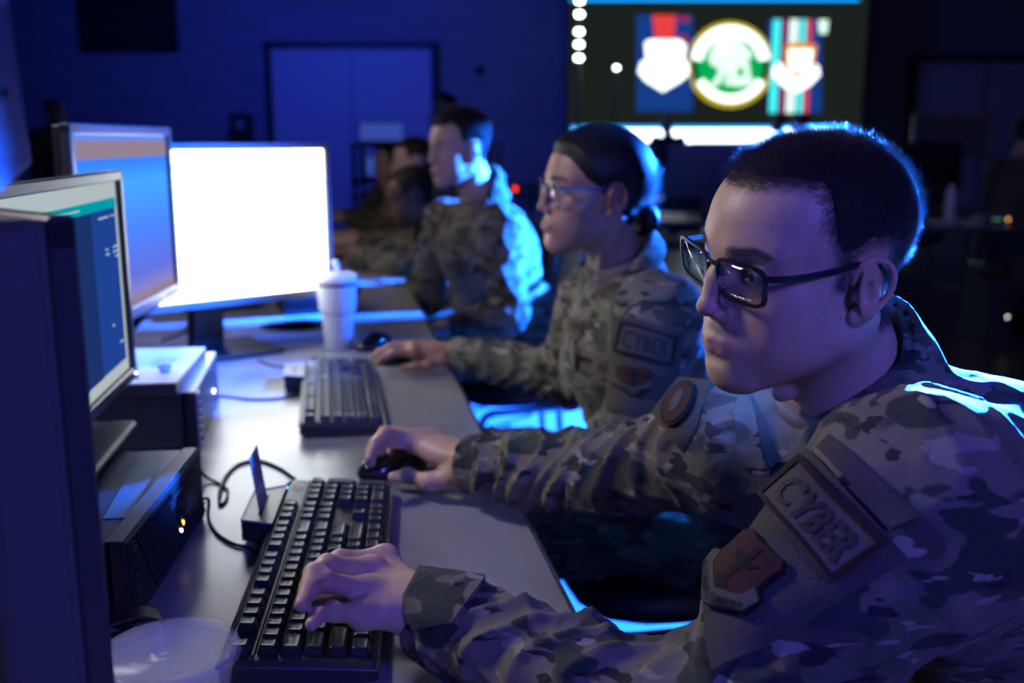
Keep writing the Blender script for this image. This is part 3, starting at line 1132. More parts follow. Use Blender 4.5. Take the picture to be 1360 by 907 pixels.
def arm_core(s, J, k=0.02, g=1.0):
    for sd in 'lr':
        s.cap(J[sd + 'sh'], J[sd + 'el'], 0.042 * g, 0.038 * g, k)
        s.cap(J[sd + 'el'], J[sd + 'wr'], 0.040 * g, 0.024 * g, k)
    s.cap(J['pelvis'], J['chest'], 0.11, 0.10, 0.05)
    s.cap(J['chest'], J['neck'], 0.09, 0.045, 0.03)
    dn = np.array([0, 0, 0.06])
    s.cap(J['lsh'], np.array(J['neck']) - dn, 0.040, 0.04, 0.02)
    s.cap(J['rsh'], np.array(J['neck']) - dn, 0.040, 0.04, 0.02)


def bvh_of(V, Q):
    return BVHTree.FromPolygons([tuple(p) for p in V], [tuple(int(i) for i in q) for q in Q])


def on_surface(bv, x, y, off=0.0):
    r = ray(x, y); r = r / np.linalg.norm(r)
    loc, nor, idx, dist = bv.ray_cast(Vector(CC), Vector(r))
    if loc is None: return None
    return np.array(loc) + np.array(nor) * off


class Decal:
    """a patch stitched on the cloth: a smooth sheet fitted to the surface inside a quad of four seen corners"""
    def __init__(s, bv, quad, off, deg=2):
        q = [np.array(p, float) for p in quad]
        s.quad = q
        UV = []; W = []; n = 13
        for i in range(n):
            for j in range(n):
                u, v = i / (n - 1), j / (n - 1)
                p = (q[0] * (1 - u) + q[1] * u) * (1 - v) + (q[3] * (1 - u) + q[2] * u) * v
                w = on_surface(bv, p[0], p[1], 0.0)
                if w is not None: UV.append((u, v)); W.append(w)
        UV = np.array(UV); W = np.array(W)
        s.ex = [(a, b) for a in range(deg + 1) for b in range(deg + 1 - a)]
        A = np.stack([UV[:, 0] ** a * UV[:, 1] ** b for a, b in s.ex], 1)
        wt = np.ones(len(W))
        for _ in range(4):                       # robust: a few stray hits on the cloth behind do not count
            s.c, *_r = np.linalg.lstsq(A * wt[:, None], W * wt[:, None], rcond=None)
            e = np.linalg.norm(A @ s.c - W, axis=1)
            wt = 1 / (1 + (e / 0.018) ** 2)
        s.off = off

    def uv_of(s, px):
        px = np.array(px, float); t = np.array([0.5, 0.5])
        a, b, c, d = s.quad
        for _ in range(12):
            u, v = t
            p = (a * (1 - u) + b * u) * (1 - v) + (d * (1 - u) + c * u) * v
            J = np.stack([(b - a) * (1 - v) + (c - d) * v, (d - a) * (1 - u) + (c - b) * u], 1)
            t = t + np.linalg.solve(J, px - p)
        return t

    def __call__(s, u, v, off=0.0):
        P = np.array([u ** a * v ** b for a, b in s.ex])
        du = np.array([a * u ** max(a - 1, 0) * v ** b if a else 0.0 for a, b in s.ex])
        dv = np.array([b * u ** a * v ** max(b - 1, 0) if b else 0.0 for a, b in s.ex])
        w = P @ s.c
        n = np.cross(du @ s.c, dv @ s.c); n = n / (np.linalg.norm(n) + 1e-12)
        if n @ (CC - w) < 0: n = -n
        return w + n * (s.off + off)


class SubDecal:
    """a smaller patch on the sheet of a larger one"""
    def __init__(s, base, quad, off):
        s.b = base; s.off = off
        s.q = [base.uv_of(p) for p in quad]

    def __call__(s, u, v, off=0.0):
        a, b, c, d = s.q
        p = (a * (1 - u) + b * u) * (1 - v) + (d * (1 - u) + c * u) * v
        return s.b(p[0], p[1], s.off + off)


class Poly:
    """an outline in (u, v): tells inside from outside and pulls stray corners onto the outline"""
    def __init__(s, pts, grow=0.0):
        P = np.array(pts, float)
        if grow:
            c = P.mean(0); d = P - c
            P = P + d / np.linalg.norm(d, axis=1)[:, None] * grow
        s.P = P

    def __call__(s, u, v):
        P = s.P; c = False
        for i in range(len(P)):
            a, b = P[i], P[(i + 1) % len(P)]
            if (a[1] > v) != (b[1] > v) and u < (b[0] - a[0]) * (v - a[1]) / (b[1] - a[1] + 1e-12) + a[0]: c = not c
        return c

    def snap(s, u, v):
        if s(u, v): return u, v
        q = np.array([u, v]); best = None
        for i in range(len(s.P)):
            a, b = s.P[i], s.P[(i + 1) % len(s.P)]
            t = np.clip((q - a) @ (b - a) / ((b - a) @ (b - a) + 1e-12), 0, 1)
            w = a + t * (b - a); dd = ((w - q) ** 2).sum()
            if best is None or dd < best[0]: best = (dd, w)
        return best[1]


def Oval(rx, ry, n=40): return Poly([(0.5 + rx * math.cos(2 * math.pi * k / n), 0.5 + ry * math.sin(2 * math.pi * k / n)) for k in range(n)])


def decal_grid(mb, dec, nu, nv, off, thick, mi=0, inside=None):
    """a slab of thickness over the quad (or over the cells whose centre is inside)"""
    ids = {}
    V = []
    sn = inside.snap if isinstance(inside, Poly) else None
    def vid(i, j, lv):
        if (i, j, lv) not in ids:
            ids[(i, j, lv)] = len(V)
            u, v = i / nu, j / nv
            if sn: u, v = sn(u, v)
            V.append(dec(u, v, off + (thick if lv else -0.012)))
        return ids[(i, j, lv)]
    F = []
    if sn:
        cor = np.array([[inside(i / nu, j / nv) for j in range(nv + 1)] for i in range(nu + 1)])
        ok = cor[:-1, :-1] | cor[1:, :-1] | cor[:-1, 1:] | cor[1:, 1:]
        cell = lambda i, j: 0 <= i < nu and 0 <= j < nv and ok[i, j]
    else:
        cell = lambda i, j: 0 <= i < nu and 0 <= j < nv and (inside is None or inside((i + .5) / nu, (j + .5) / nv))
    for i in range(nu):
        for j in range(nv):
            if not cell(i, j): continue
            F.append((vid(i, j, 1), vid(i, j + 1, 1), vid(i + 1, j + 1, 1), vid(i + 1, j, 1)))
            for (di, dj, a, b) in ((-1, 0, (i, j), (i, j + 1)), (1, 0, (i + 1, j + 1), (i + 1, j)), (0, -1, (i + 1, j), (i, j)), (0, 1, (i, j + 1), (i + 1, j + 1))):
                if not cell(i + di, j + dj):
                    F.append((vid(*a, 1), vid(*a, 0), vid(*b, 0), vid(*b, 1)))
    mb.add(V, F, mi)


def decal_poly(mb, dec, pts, off, mi=0, n=10):
    return Poly(pts)


def decal_text(mb, dec, txt, u0, u1, v0, v1, off, mi=0, bold=0.0, flip=False):
    v, f = text_mesh(txt, 1.0, bold, res=2, space=1.12)
    A = np.array(v)
    lo, hi = A.min(0), A.max(0)
    out = []
    for p in A:
        u = u0 + (u1 - u0) * (p[0] - lo[0]) / (hi[0] - lo[0])
        w = v1 - (v1 - v0) * (p[1] - lo[1]) / (hi[1] - lo[1])
        out.append(dec(u, w, off))
    mb.add(out, f, mi)
# ------------------------------------------------------------------ room
M['floor'] = mat('dark polished floor', (0.11, 0.115, 0.13), 0.34, bump=0.05, bscale=40, var=0.5)
M['ceiling'] = mat('dark ceiling', (0.03, 0.03, 0.035), 0.9)
M['door'] = mat('pale door paint', (0.55, 0.56, 0.60), 0.5)
M['door_frame'] = mat('black door frame', (0.01, 0.01, 0.012), 0.5)


def block_wall_mat():
    m, nt, N, L, b = new_mat('painted block wall')
    b.inputs['Roughness'].default_value = 0.75
    tc = N.new('ShaderNodeTexCoord'); mp = N.new('ShaderNodeMapping')
    mp.inputs['Rotation'].default_value = (math.pi / 2, 0, 0)
    br = N.new('ShaderNodeTexBrick')
    br.inputs['Color1'].default_value = (0.30, 0.30, 0.33, 1); br.inputs['Color2'].default_value = (0.27, 0.27, 0.30, 1)
    br.inputs['Mortar'].default_value = (0.20, 0.20, 0.22, 1)
    br.inputs['Scale'].default_value = 1.0; br.inputs['Brick Width'].default_value = 0.4; br.inputs['Row Height'].default_value = 0.2
    br.inputs['Mortar Size'].default_value = 0.008
    L.new(tc.outputs['Object'], mp.inputs[0]); L.new(mp.outputs[0], br.inputs[0]); L.new(br.outputs[0], b.inputs[0])
    return m


M['wall'] = block_wall_mat()
WY = 15.2


def struct(name, mb, m, parent=None):
    o = mb.build(name, m, parent)
    if parent is None: o['kind'] = 'structure'
    return o


struct('floor', MB().box((0, 6, -0.1), (19, 20, 0.2)), M['floor'])
struct('ceiling', MB().box((0, 6, 5.3), (19, 20, 0.2)), M['ceiling'])
struct('wall_back', MB().box((0, WY + 0.1, 2.6), (19, 0.2, 5.4)), M['wall'])
struct('wall_left', MB().box((-9.4, 6, 2.6), (0.2, 20, 5.4)), M['wall'])
struct('wall_right', MB().box((9.4, 6, 2.6), (0.2, 20, 5.4)), M['wall'])
struct('baseboard_back', MB().box((0, WY - 0.011, 0.06), (18.6, 0.02, 0.12), b=0.004), M['door_frame'])


def wide_door(name, x0, x1, zt):
    w = x1 - x0
    d = MB().box(((x0 + x1) / 2, WY - 0.05, zt / 2 + 0.01), (w, 0.06, zt), b=0.006).build(name, M['door'])
    d['kind'] = 'structure'
    f = MB()
    for x in (x0 - 0.05, x1 + 0.05): f.box((x, WY - 0.07, zt / 2 + 0.03), (0.10, 0.12, zt + 0.05), b=0.008)
    f.box(((x0 + x1) / 2, WY - 0.07, zt + 0.06), (w + 0.2, 0.12, 0.10), b=0.008)
    f.build('door_frame', M['door_frame'], d)
    MB().box(((x0 + x1) / 2, WY - 0.085, zt / 2), (0.014, 0.012, zt - 0.05)).build('door_seam', M['door_frame'], d)
    MB().box((x1 - 0.16, WY - 0.10, 1.02), (0.05, 0.03, 0.28), b=0.008).build('push_plate', M['steel'], d)


wide_door('door_1', Yp(361, 64, WY)[0], Yp(573, 64, WY)[0], Yp(460, 66, WY)[2])
wide_door('door_2', Yp(1216, 84, WY)[0], Yp(1400, 84, WY)[0], Yp(1290, 84, WY)[2])

# wall vent, high on the left
a, b = Yp(103, -4, WY - 0.06), Yp(237, 68, WY - 0.06)
t = thing('wall_vent', 'dark louvred vent high on the blue wall at upper left', 'vent', ((a[0] + b[0]) / 2, WY - 0.05, b[2]))
w, hh = b[0] - a[0], a[2] - b[2]
mb = MB()
for x in (-w / 2 + .04, w / 2 - .04): mb.box((x, 0, hh / 2), (0.08, 0.1, hh), b=0.01)
for z in (0.04, hh - 0.04): mb.box((0, 0, z), (w, 0.1, 0.08), b=0.01)
mb.build('vent_frame', M['door_frame'], t)
mb = MB()
n = 12
for i in range(n):
    mb.box((0, 0.01, 0.1 + (hh - 0.2) * (i + .5) / n), (w - 0.16, 0.01, 0.07), rot=Matrix.Rotation(0.7, 3, 'X'))
mb.build('louvre', M['bezel'], t)
MB().box((0, 0.04, hh / 2), (w - 0.1, 0.01, hh - 0.1)).build('duct_backing', M['rubber'], t)

# wall speaker with a pale badge
a, b = Yp(303, 150, 14.6), Yp(332, 181, 14.6)
t = thing('wall_speaker', 'small black box speaker on the wall left of the pale door', 'speaker', ((a[0] + b[0]) / 2, 14.6, b[2]))
w, hh = b[0] - a[0], a[2] - b[2]
MB().box((0, 0.12, hh / 2), (w, 0.24, hh), b=0.02).build('cabinet', M['black_plastic'], t)
MB().box((0, -0.006, hh / 2), (w - 0.04, 0.012, hh - 0.04), b=0.004).build('grille', M['bezel'], t)
MB().lathe([(0.0, 0), (0.05, 0), (0.05, 0.008), (0.0, 0.012)], seg=20).build('round_badge', M['silver'], t).matrix_local = Matrix.Translation((0.02, -0.012, hh * 0.5)) @ Matrix.Rotation(math.pi / 2, 4, 'X')
MB().box((0, 0.42, hh / 2), (0.08, 0.38, 0.08), b=0.01).build('wall_bracket', M['dark_steel'], t)
c = Yp(637, 93, WY - 0.02)
t = thing('thermostat', 'small dark round fixture on the wall right of the pale door', 'fixture', (c[0], WY - 0.01, c[2]))
MB().lathe([(0, 0), (0.07, 0), (0.065, 0.03), (0.03, 0.05), (0, 0.05)], seg=20).build('cover', M['black_plastic'], t).matrix_local = Matrix.Rotation(math.pi / 2, 4, 'X')
MB().box((0, 0, -0.12), (0.03, 0.02, 0.16), b=0.004).build('conduit', M['dark_steel'], t)

# ------------------------------------------------------------------ LED video wall
SY = 14.5
a, b = Yp(757, -60, SY), Yp(1141, 196, SY)
t = thing('video_wall', 'huge dark video wall showing three glowing emblems and a white bar', 'screen', ((a[0] + b[0]) / 2, SY, 0))
x0, x1, z0, z1 = a[0] - t.location[0], b[0] - t.location[0], b[2], a[2]
M['led_dark'] = emit_mat('dark LED picture', (0.55, 0.75, 0.60), 0.020)
M['led_white'] = emit_mat('white LED picture', (0.85, 0.97, 1.0), 4.0)
M['led_soft'] = emit_mat('soft white LED picture', (0.9, 1.0, 0.97), 2.0)
M['led_cyan'] = emit_mat('cyan LED picture', (0.0, 0.35, 1.0), 1.6)
M['led_navy'] = emit_mat('navy LED picture', (0.01, 0.06, 0.32), 0.75)
M['led_red'] = emit_mat('red LED picture', (0.9, 0.06, 0.06), 0.9)
M['led_pink'] = emit_mat('pink LED picture', (0.6, 0.05, 0.2), 0.5)
M['led_yellow'] = emit_mat('yellow LED picture', (0.62, 0.50, 0.02), 0.95)
M['led_green'] = emit_mat('green LED picture', (0.0, 0.42, 0.09), 1.0)
M['led_black'] = emit_mat('black LED picture', (0.2, 0.3, 0.25), 0.012)
M['led_teal'] = emit_mat('teal LED picture', (0.05, 0.75, 0.75), 1.4)
M['led_orange'] = emit_mat('orange LED picture', (0.9, 0.35, 0.02), 0.9)
M['led_pale'] = emit_mat('pale LED picture', (0.70, 0.95, 0.82), 1.3)
MB().box(((x0 + x1) / 2, 0.10, (z0 + z1) / 2), (x1 - x0 + 0.06, 0.16, z1 - z0 + 0.06), b=0.01).build('cabinet', M['black_plastic'], t)
MB().box(((x0 + x1) / 2, 0.015, (z0 + z1) / 2), (x1 - x0, 0.02, z1 - z0)).build('picture_panel', M['led_dark'], t)
mb = MB()
for x in (x0 + 0.4, (x0 + x1) / 2, x1 - 0.4): mb.box((x, 0.12, z0 / 2), (0.1, 0.1, z0), b=0.01).box((x, 0.0, 0.03), (0.2, 0.9, 0.06), b=0.01)
mb.build('support_stand', M['dark_steel'], t)


def L(px, py):
    w = Yp(px, py, SY)
    return (w[0] - t.location[0], w[2])


def flat(name, polys, dy=0.006):
    """flat lit shapes on the screen, a few millimetres apart"""
    mb = MB(); ms = []
    for i, (pts, m) in enumerate(polys):
        if m not in ms: ms.append(m)
        q = [L(*p) for p in pts]
        ar = sum(q[k][0] * q[(k + 1) % len(q)][1] - q[(k + 1) % len(q)][0] * q[k][1] for k in range(len(q)))
        if ar < 0: q = q[::-1]
        y = -dy * (i + 1)
        n0 = len(q)
        v = [(p[0], y, p[1]) for p in q] + [(p[0], y + dy, p[1]) for p in q]
        f = [tuple(range(n0))] + [(k, n0 + k, n0 + (k + 1) % n0, (k + 1) % n0) for k in range(n0)]
        mb.add(v, f, ms.index(m))
    return mb.build(name, [M[m] for m in ms], t)


def arc(cx, cy, r0, r1, a0, a1, n=24):
    A = [math.radians(a0 + (a1 - a0) * i / n) for i in range(n + 1)]
    return [(cx + r1 * math.cos(q), cy - r1 * math.sin(q)) for q in A] + [(cx + r0 * math.cos(q), cy - r0 * math.sin(q)) for q in A[::-1]]


def circ(cx, cy, r, n=40):
    return [(cx + r * math.cos(2 * math.pi * i / n), cy + r * math.sin(2 * math.pi * i / n)) for i in range(n)]


def rect(x0, y0, x1, y1): return [(x0, y0), (x1, y0), (x1, y1), (x0, y1)]


flat('white_bar', [(rect(759, 167, 1108, 192.5), 'led_cyan'), (rect(762, 171.5, 1105, 190.5), 'led_white')])
flat('blue_line', [(rect(757, -3, 1141, 1.5), 'led_cyan')])
flat('emblem_panel', [(rect(845, 20, 920, 148), 'led_navy'), ([(866, 20), (898, 20), (895, 53), (870, 53)], 'led_red'), (rect(902, 21, 915, 30), 'led_pink'), (circ(905, 55, 9), 'led_pink'),
     ([(856, 57), (862, 53), (902, 53), (911, 60), (908, 80), (914, 84), (915, 98), (904, 108), (880, 122), (857, 108), (847, 96), (851, 82), (858, 80)], 'led_soft'),
     ([(868, 94), (877, 98), (870, 98)], 'led_red'), ([(896, 94), (887, 98), (895, 98)], 'led_red')])
c = (969.5, 86)
beast = [(952, 50), (962, 46), (975, 46), (985, 52), (990, 62), (998, 70), (1001, 76), (992, 77), (994, 84), (996, 100), (1000, 108), (998, 113), (978, 115), (962, 112), (962, 106), (968, 100), (964, 97), (958, 106), (953, 114), (944, 115), (942, 110), (950, 106), (955, 92), (944, 86), (940, 76), (946, 62)]
flat('round_emblem', [(circ(c[0], c[1], 57.5), 'led_yellow'), (circ(c[0], c[1], 51.5), 'led_black'), (circ(c[0], c[1], 44.5), 'led_green'), (beast, 'led_pale'),
     ([(978, 92), (986, 88), (988, 100), (980, 104)], 'led_green'), ([(952, 62), (966, 56), (972, 66), (960, 72)], 'led_soft'),
     (arc(c[0], c[1], 38, 52, 8, 172), 'led_soft'), (arc(c[0], c[1], 40, 51, 208, 332), 'led_soft')])
pn = [(rect(1020, 26, 1091, 150), 'led_navy')]
for (xa, xb, m) in ((1027, 1037, 'led_teal'), (1040, 1047, 'led_pink'), (1049, 1060, 'led_pale'), (1063, 1070, 'led_teal'), (1072, 1078, 'led_red')):
    pn.append(([(xa, 26), (xb, 26), (xb - 6, 150), (xa - 6, 150)], m))
pn.append(([(1086, 27), (1099, 27), (1097, 45), (1087, 45)], 'led_pale'))
pn += [([(1034, 82), (1026, 90), (1024, 100), (1040, 116), (1057, 123), (1074, 114), (1088, 100), (1086, 88), (1078, 84), (1070, 96), (1057, 102), (1044, 96)], 'led_soft'),
       ([(1042, 60), (1057, 56), (1084, 60), (1082, 72), (1080, 92), (1057, 104), (1042, 94), (1040, 74)], 'led_orange'),
       ([(1046, 66), (1078, 66), (1075, 90), (1057, 97), (1046, 90)], 'led_soft'), ([(1048, 96), (1066, 96), (1057, 103)], 'led_red')]
flat('emblem_panel', pn)

# light tower in front of the video wall's left edge
bs = Yp(769, 60, 13.6)
t2 = thing('light_tower', 'tall pole with a column of round white lamps left of the emblems', 'light', (bs[0], 13.6, 0))
MB().tube([(0, 0.05, 0.0), (0, 0.05, 3.5)], 0.03, 10).lathe([(0.3, 0), (0.3, 0.02), (0.05, 0.05), (0, 0.05)], (0, 0.05, 0), 24).build('pole', M['dark_steel'], t2)
M['lamp'] = emit_mat('lit white lamp', (0.85, 1.0, 0.95), 14.0)
for py in (-18, 1, 19, 42, 59, 77):
    z = Yp(769, py, 13.6)[2]
    o = MB().lathe([(0, -0.03), (0.035, -0.024), (0.05, 0), (0.035, 0.024), (0, 0.03)], (0, 0, 0), 16).build('lamp', M['lamp'], t2, True)
    o.location = (0, 0, z)
bs = Yp(819, 90, 13.8)
t2 = thing('spot_lamp', 'single small round white lamp on a thin stand, left of the shield emblem', 'light', (bs[0], 13.8, 0))
MB().tube([(0, 0.05, 0.0), (0, 0.05, bs[2])], 0.015, 8).lathe([(0.25, 0), (0.25, 0.015), (0.03, 0.04), (0, 0.04)], (0, 0.05, 0), 24).build('stand', M['dark_steel'], t2)
MB().lathe([(0, -0.02), (0.02, -0.015), (0.03, 0), (0.02, 0.015), (0, 0.02)], (0, 0, 0), 16).build('lamp', M['lamp'], t2, True).location = (0, 0, bs[2])
# ------------------------------------------------------------------ the long row of tables
TZ = 0.74
TA = math.radians(99.9)
TD = np.array([math.cos(TA), math.sin(TA), 0])      # along the row, away from the camera
TN = np.array([-math.sin(TA), math.cos(TA), 0])     # across, away from the people
TO = Zp(770, 820, TZ)


def table_top_mat():
    m, nt, N, L, b = new_mat('grey laminate')
    tc = N.new('ShaderNodeTexCoord')
    n1 = N.new('ShaderNodeTexNoise'); n1.inputs['Scale'].default_value = 7; n1.inputs['Detail'].default_value = 6; n1.inputs['Distortion'].default_value = 1.2
    n2 = N.new('ShaderNodeTexNoise'); n2.inputs['Scale'].default_value = 900
    L.new(tc.outputs['Object'], n1.inputs[0]); L.new(tc.outputs['Object'], n2.inputs[0])
    r = N.new('ShaderNodeValToRGB')
    r.color_ramp.elements[0].position = 0.35; r.color_ramp.elements[0].color = (0.19, 0.19, 0.20, 1)
    r.color_ramp.elements[1].position = 0.65; r.color_ramp.elements[1].color = (0.26, 0.26, 0.27, 1)
    L.new(n1.outputs[0], r.inputs[0]); L.new(r.outputs[0], b.inputs[0])
    rr = N.new('ShaderNodeMapRange'); rr.inputs[3].default_value = 0.24; rr.inputs[4].default_value = 0.36
    L.new(n1.outputs[0], rr.inputs[0]); L.new(rr.outputs[0], b.inputs['Roughness'])
    bp = N.new('ShaderNodeBump'); bp.inputs['Strength'].default_value = 0.06; bp.inputs['Distance'].default_value = 0.001
    L.new(n2.outputs[0], bp.inputs[0]); L.new(bp.outputs[0], b.inputs['Normal'])
    return m


M['laminate'] = table_top_mat()
M['edge_trim'] = mat('grey edge trim', (0.06, 0.06, 0.07), 0.4)


def table(s0, s1, label, group=None, o=TO, d=TD, n=TN, wid=0.76):
    c = o + d * (s0 + s1) / 2 + n * wid / 2
    ln = s1 - s0 - 0.004
    t = thing('folding_table', label, 'table', (c[0], c[1], 0), math.atan2(d[1], d[0]), group)
    MB().box((0, 0, TZ - 0.011), (ln - 0.006, wid - 0.006, 0.022), b=0.003).build('tabletop', M['laminate'], t)
    mb = MB()
    for y in (-wid / 2 + 0.0015, wid / 2 - 0.0015): mb.box((0, y, TZ - 0.013), (ln, 0.003, 0.023))
    for x in (-ln / 2 + 0.0015, ln / 2 - 0.0015): mb.box((x, 0, TZ - 0.013), (0.003, wid - 0.006, 0.023))
    mb.build('edge_band', M['edge_trim'], t)
    for x in (-ln / 2 + 0.22, ln / 2 - 0.22):
        mb = MB().tube(spline([(x, -wid / 2 + 0.1, 0.0), (x, -wid / 2 + 0.1, 0.66), (x, -wid / 2 + 0.13, 0.71), (x, wid / 2 - 0.13, 0.71), (x, wid / 2 - 0.1, 0.66), (x, wid / 2 - 0.1, 0.0)], 6), 0.0127, 10)
        mb.box((x, 0, 0.16), (0.02, wid - 0.2, 0.02), b=0.004)
        mb.build('leg_frame', M['dark_steel'], t)
    return t


table(-1.40, -0.36, 'grey folding table end nearest the camera, below the frame')
table(-0.36, 1.52, 'grey laminate table under both keyboards and the two dark computer boxes')
table(1.52, 3.35, 'grey table beyond the white tumbler, in front of the upright man')
table(3.35, 5.18, 'farthest grey table of the row, at the blurred seated people')


def mkframe(name, label, cat, p, rotz, group=None):
    return thing(name, label, cat, (float(p[0]), float(p[1]), float(p[2])), rotz, group)


# ------------------------------------------------------------------ keyboards
U = 0.01905
rows = []
def put(x, y, w, h=1.0): rows.append((x, y, w, h))
x = 0
for w in (1.25, 1.25, 1.25, 6.25, 1.25, 1.25, 1.25, 1.25): put(x, 0, w); x += w
x = 0
for w in [2.25] + [1] * 10 + [2.75]: put(x, 1, w); x += w
x = 0
for w in [1.75] + [1] * 11 + [2.25]: put(x, 2, w); x += w
x = 0
for w in [1.5] + [1] * 12 + [1.5]: put(x, 3, w); x += w
x = 0
for w in [1] * 13 + [2]: put(x, 4, w); x += w
put(0, 5.22, 1)
for k in range(12): put(2 + k + 0.5 * (k // 4), 5.22, 1)
for k in range(3):
    put(15.25 + k, 5.22, 1); put(15.25 + k, 4, 1); put(15.25 + k, 3, 1); put(15.25 + k, 0, 1)
put(16.25, 1, 1)
for k in range(4): put(18.5 + k, 4, 1)
for k in range(3): put(18.5 + k, 3, 1); put(18.5 + k, 2, 1); put(18.5 + k, 1, 1)
put(21.5, 2, 1, 2); put(21.5, 0, 1, 2); put(18.5, 0, 2); put(20.5, 0, 1)
KW, KD = 0.450, 0.130
M['led_blue'] = emit_mat('blue indicator', (0.1, 0.4, 1.0), 4.0)
M['card'] = mat('identity card plastic', (0.30, 0.33, 0.38), 0.3)


def key_mesh(w, h):
    bw, bh = w * U - 0.0012, h * U - 0.0012
    tw, th = bw - 0.0052, bh - 0.0058
    mb = MB()
    rings = [(bw, bh, 0, 0), (bw - 0.0006, bh - 0.0006, 0.0022, 0), (tw + 0.0008, th + 0.0008, 0.0082, 0.0006), (tw - 0.001, th - 0.001, 0.0090, 0.0006), (tw * 0.5, th * 0.5, 0.0086, 0.0006)]
    v = []; f = []
    for (a, b, z, dy) in rings:
        c = min(a, b) * 0.12
        x, y = a / 2, b / 2
        v += [(x, -y + c + dy, z), (x, y - c + dy, z), (x - c, y + dy, z), (-x + c, y + dy, z), (-x, y - c + dy, z), (-x, -y + c + dy, z), (-x + c, -y + dy, z), (x - c, -y + dy, z)]
    for i in range(len(rings) - 1):
        for k in range(8):
            f.append((i * 8 + k, i * 8 + (k + 1) % 8, i * 8 + 8 + (k + 1) % 8, i * 8 + 8 + k))
    f.append(tuple(range((len(rings) - 1) * 8, len(rings) * 8)))
    mb.add(v, f)
    return mb


KEYM = {}
def kz(y): return 0.0165 + 0.075 * y        # height of the key deck


def keyboard(label, p, rotz):
    t = mkframe('keyboard', label, 'keyboard', p, rotz)
    t.scale = (1.08, 1.08, 1.08)
    mb = MB()
    nx = 2
    prof = [(0.0, 0.003), (0.0, 0.013), (0.004, 0.0175), (KD - 0.006, kz(KD - 0.006) + 0.001), (KD, kz(KD) - 0.004), (KD, 0.007), (KD - 0.01, 0.004)]
    xs = [0.0, 0.004, KW - 0.004, KW]
    v = []; f = []
    for i, xx in enumerate(xs):
        ins = 0.003 if i in (0, 3) else 0
        cy = KD / 2
        for (y, z) in prof: v.append((xx, cy + (y - cy) * (1 - ins / cy), z - ins * (z > 0.01)))
    m = len(prof)
    for i in range(3):
        for k in range(m):
            f.append((i * m + k, i * m + (k + 1) % m, (i + 1) * m + (k + 1) % m, (i + 1) * m + k))
    f += [tuple(range(m - 1, -1, -1)), tuple(3 * m + k for k in range(m))]
    mb.add(v, [q[::-1] for q in f])
    # raised bars between the key groups
    for (xa, xb, ya, yb) in ((0.009, KW - 0.009, 0.0055 + 5.04 * U, 0.0055 + 5.20 * U), (0.0107 + 15.02 * U, 0.0107 + 15.23 * U, 0.006, 0.0055 + 5 * U), (0.0107 + 18.27 * U, 0.0107 + 18.48 * U, 0.006, 0.0055 + 5 * U)):
        yc = (ya + yb) / 2
        mb.box(((xa + xb) / 2, yc, kz(yc) + 0.0012), (xb - xa, yb - ya, 0.003), b=0.0008, rot=Matrix.Rotation(math.atan(0.075), 3, 'X'))
    mb.build('keyboard_body', M['kb_body'], t)
    # pale rim along the outline
    rim = MB()
    e = 0.0008
    z0, z1 = 0.0125, kz(KD) - 0.0045
    rim.tube([(0, 0, z0), (0, KD, z1), (KW, KD, z1), (KW, 0, z0), (0, 0, z0)], 0.0016, 6)
    rim.build('rim', M['dark_steel'], t)
    # keys
    lump = MB(); n = 0
    hidden = {30, 31, 43, 44}
    for i, (kx, ky, w, h) in enumerate(rows):
        if (w, h) not in KEYM: KEYM[(w, h)] = key_mesh(w, h)
        cx = 0.0107 + (kx + w / 2) * U
        cy = 0.0055 + (ky + h / 2) * U
        Mx = Matrix.Translation((cx, cy, kz(cy))) @ Matrix.Rotation(math.atan(0.075), 4, 'X')
        if i in hidden:
            vv = [tuple(Mx @ Vector(q)) for q in KEYM[(w, h)].v]
            lump.add(vv, KEYM[(w, h)].f)
            continue
        if isinstance(KEYM[(w, h)], MB) and not hasattr(KEYM[(w, h)], 'me'):
            KEYM[(w, h)].me = KEYM[(w, h)].mesh('key'); KEYM[(w, h)].me.materials.append(M['key'])
        o = bpy.data.objects.new('key', KEYM[(w, h)].me)
        COL.objects.link(o); o.parent = t
        o.matrix_local = Mx
    o = lump.build('key', M['key'], t); o['kind'] = 'stuff'
    # badge with the maker's oval
    mb = MB()
    bx, by = KW - 0.030, 0.0055 + 5.72 * U
    n = 32
    R = Matrix.Rotation(math.atan(0.075), 3, 'X')
    def P(x, y, z): return tuple(Vector((bx, by, kz(by) + 0.0012)) + R @ Vector((x, y, z)))
    vo = []
    for r in (1.0, 0.86):
        for k in range(n):
            a = 2 * math.pi * k / n
            vo.append(P(0.0125 * r * math.cos(a), 0.0062 * r * math.sin(a) if r == 1 else 0.0062 * 0.80 * math.sin(a), 0.0008))
    mb.add(vo, [(k, (k + 1) % n, n + (k + 1) % n, n + k) for k in range(n)])
    v, f = text_mesh('DELL', 0.0068, 0.0002)
    mb.add([P(q[0], q[1], 0.0008) for q in v], f)
    mb.build('maker_badge', M['silver'], t)
    # card reader on the back edge
    rd = MB()
    ra, rb = KW * 0.66, KW * 0.91
    pts = [(ra, KD - 0.002), (rb + 0.012, KD - 0.002), (rb - 0.006, KD + 0.034), (ra + 0.014, KD + 0.034)]
    rd.prism(pts, 0.004, kz(KD) + 0.002)
    rd.build('card_reader', M['kb_body'], t)
    rr = MB().tube([(p[0], p[1], kz(KD) + 0.002) for p in (pts[0], pts[3], pts[2], pts[1])], 0.0012, 6)
    rr.build('reader_rim', M['silver'], t)
    sl = MB().box(((ra + rb) / 2 + 0.004, KD + 0.016, kz(KD) + 0.0024), (0.060, 0.004, 0.0012))
    sl.build('card_slot', M['rubber'], t)
    MB().box((rb + 0.004, KD - 0.004, kz(KD) + 0.0022), (0.003, 0.002, 0.0016)).build('status_light', M['led_blue'], t)
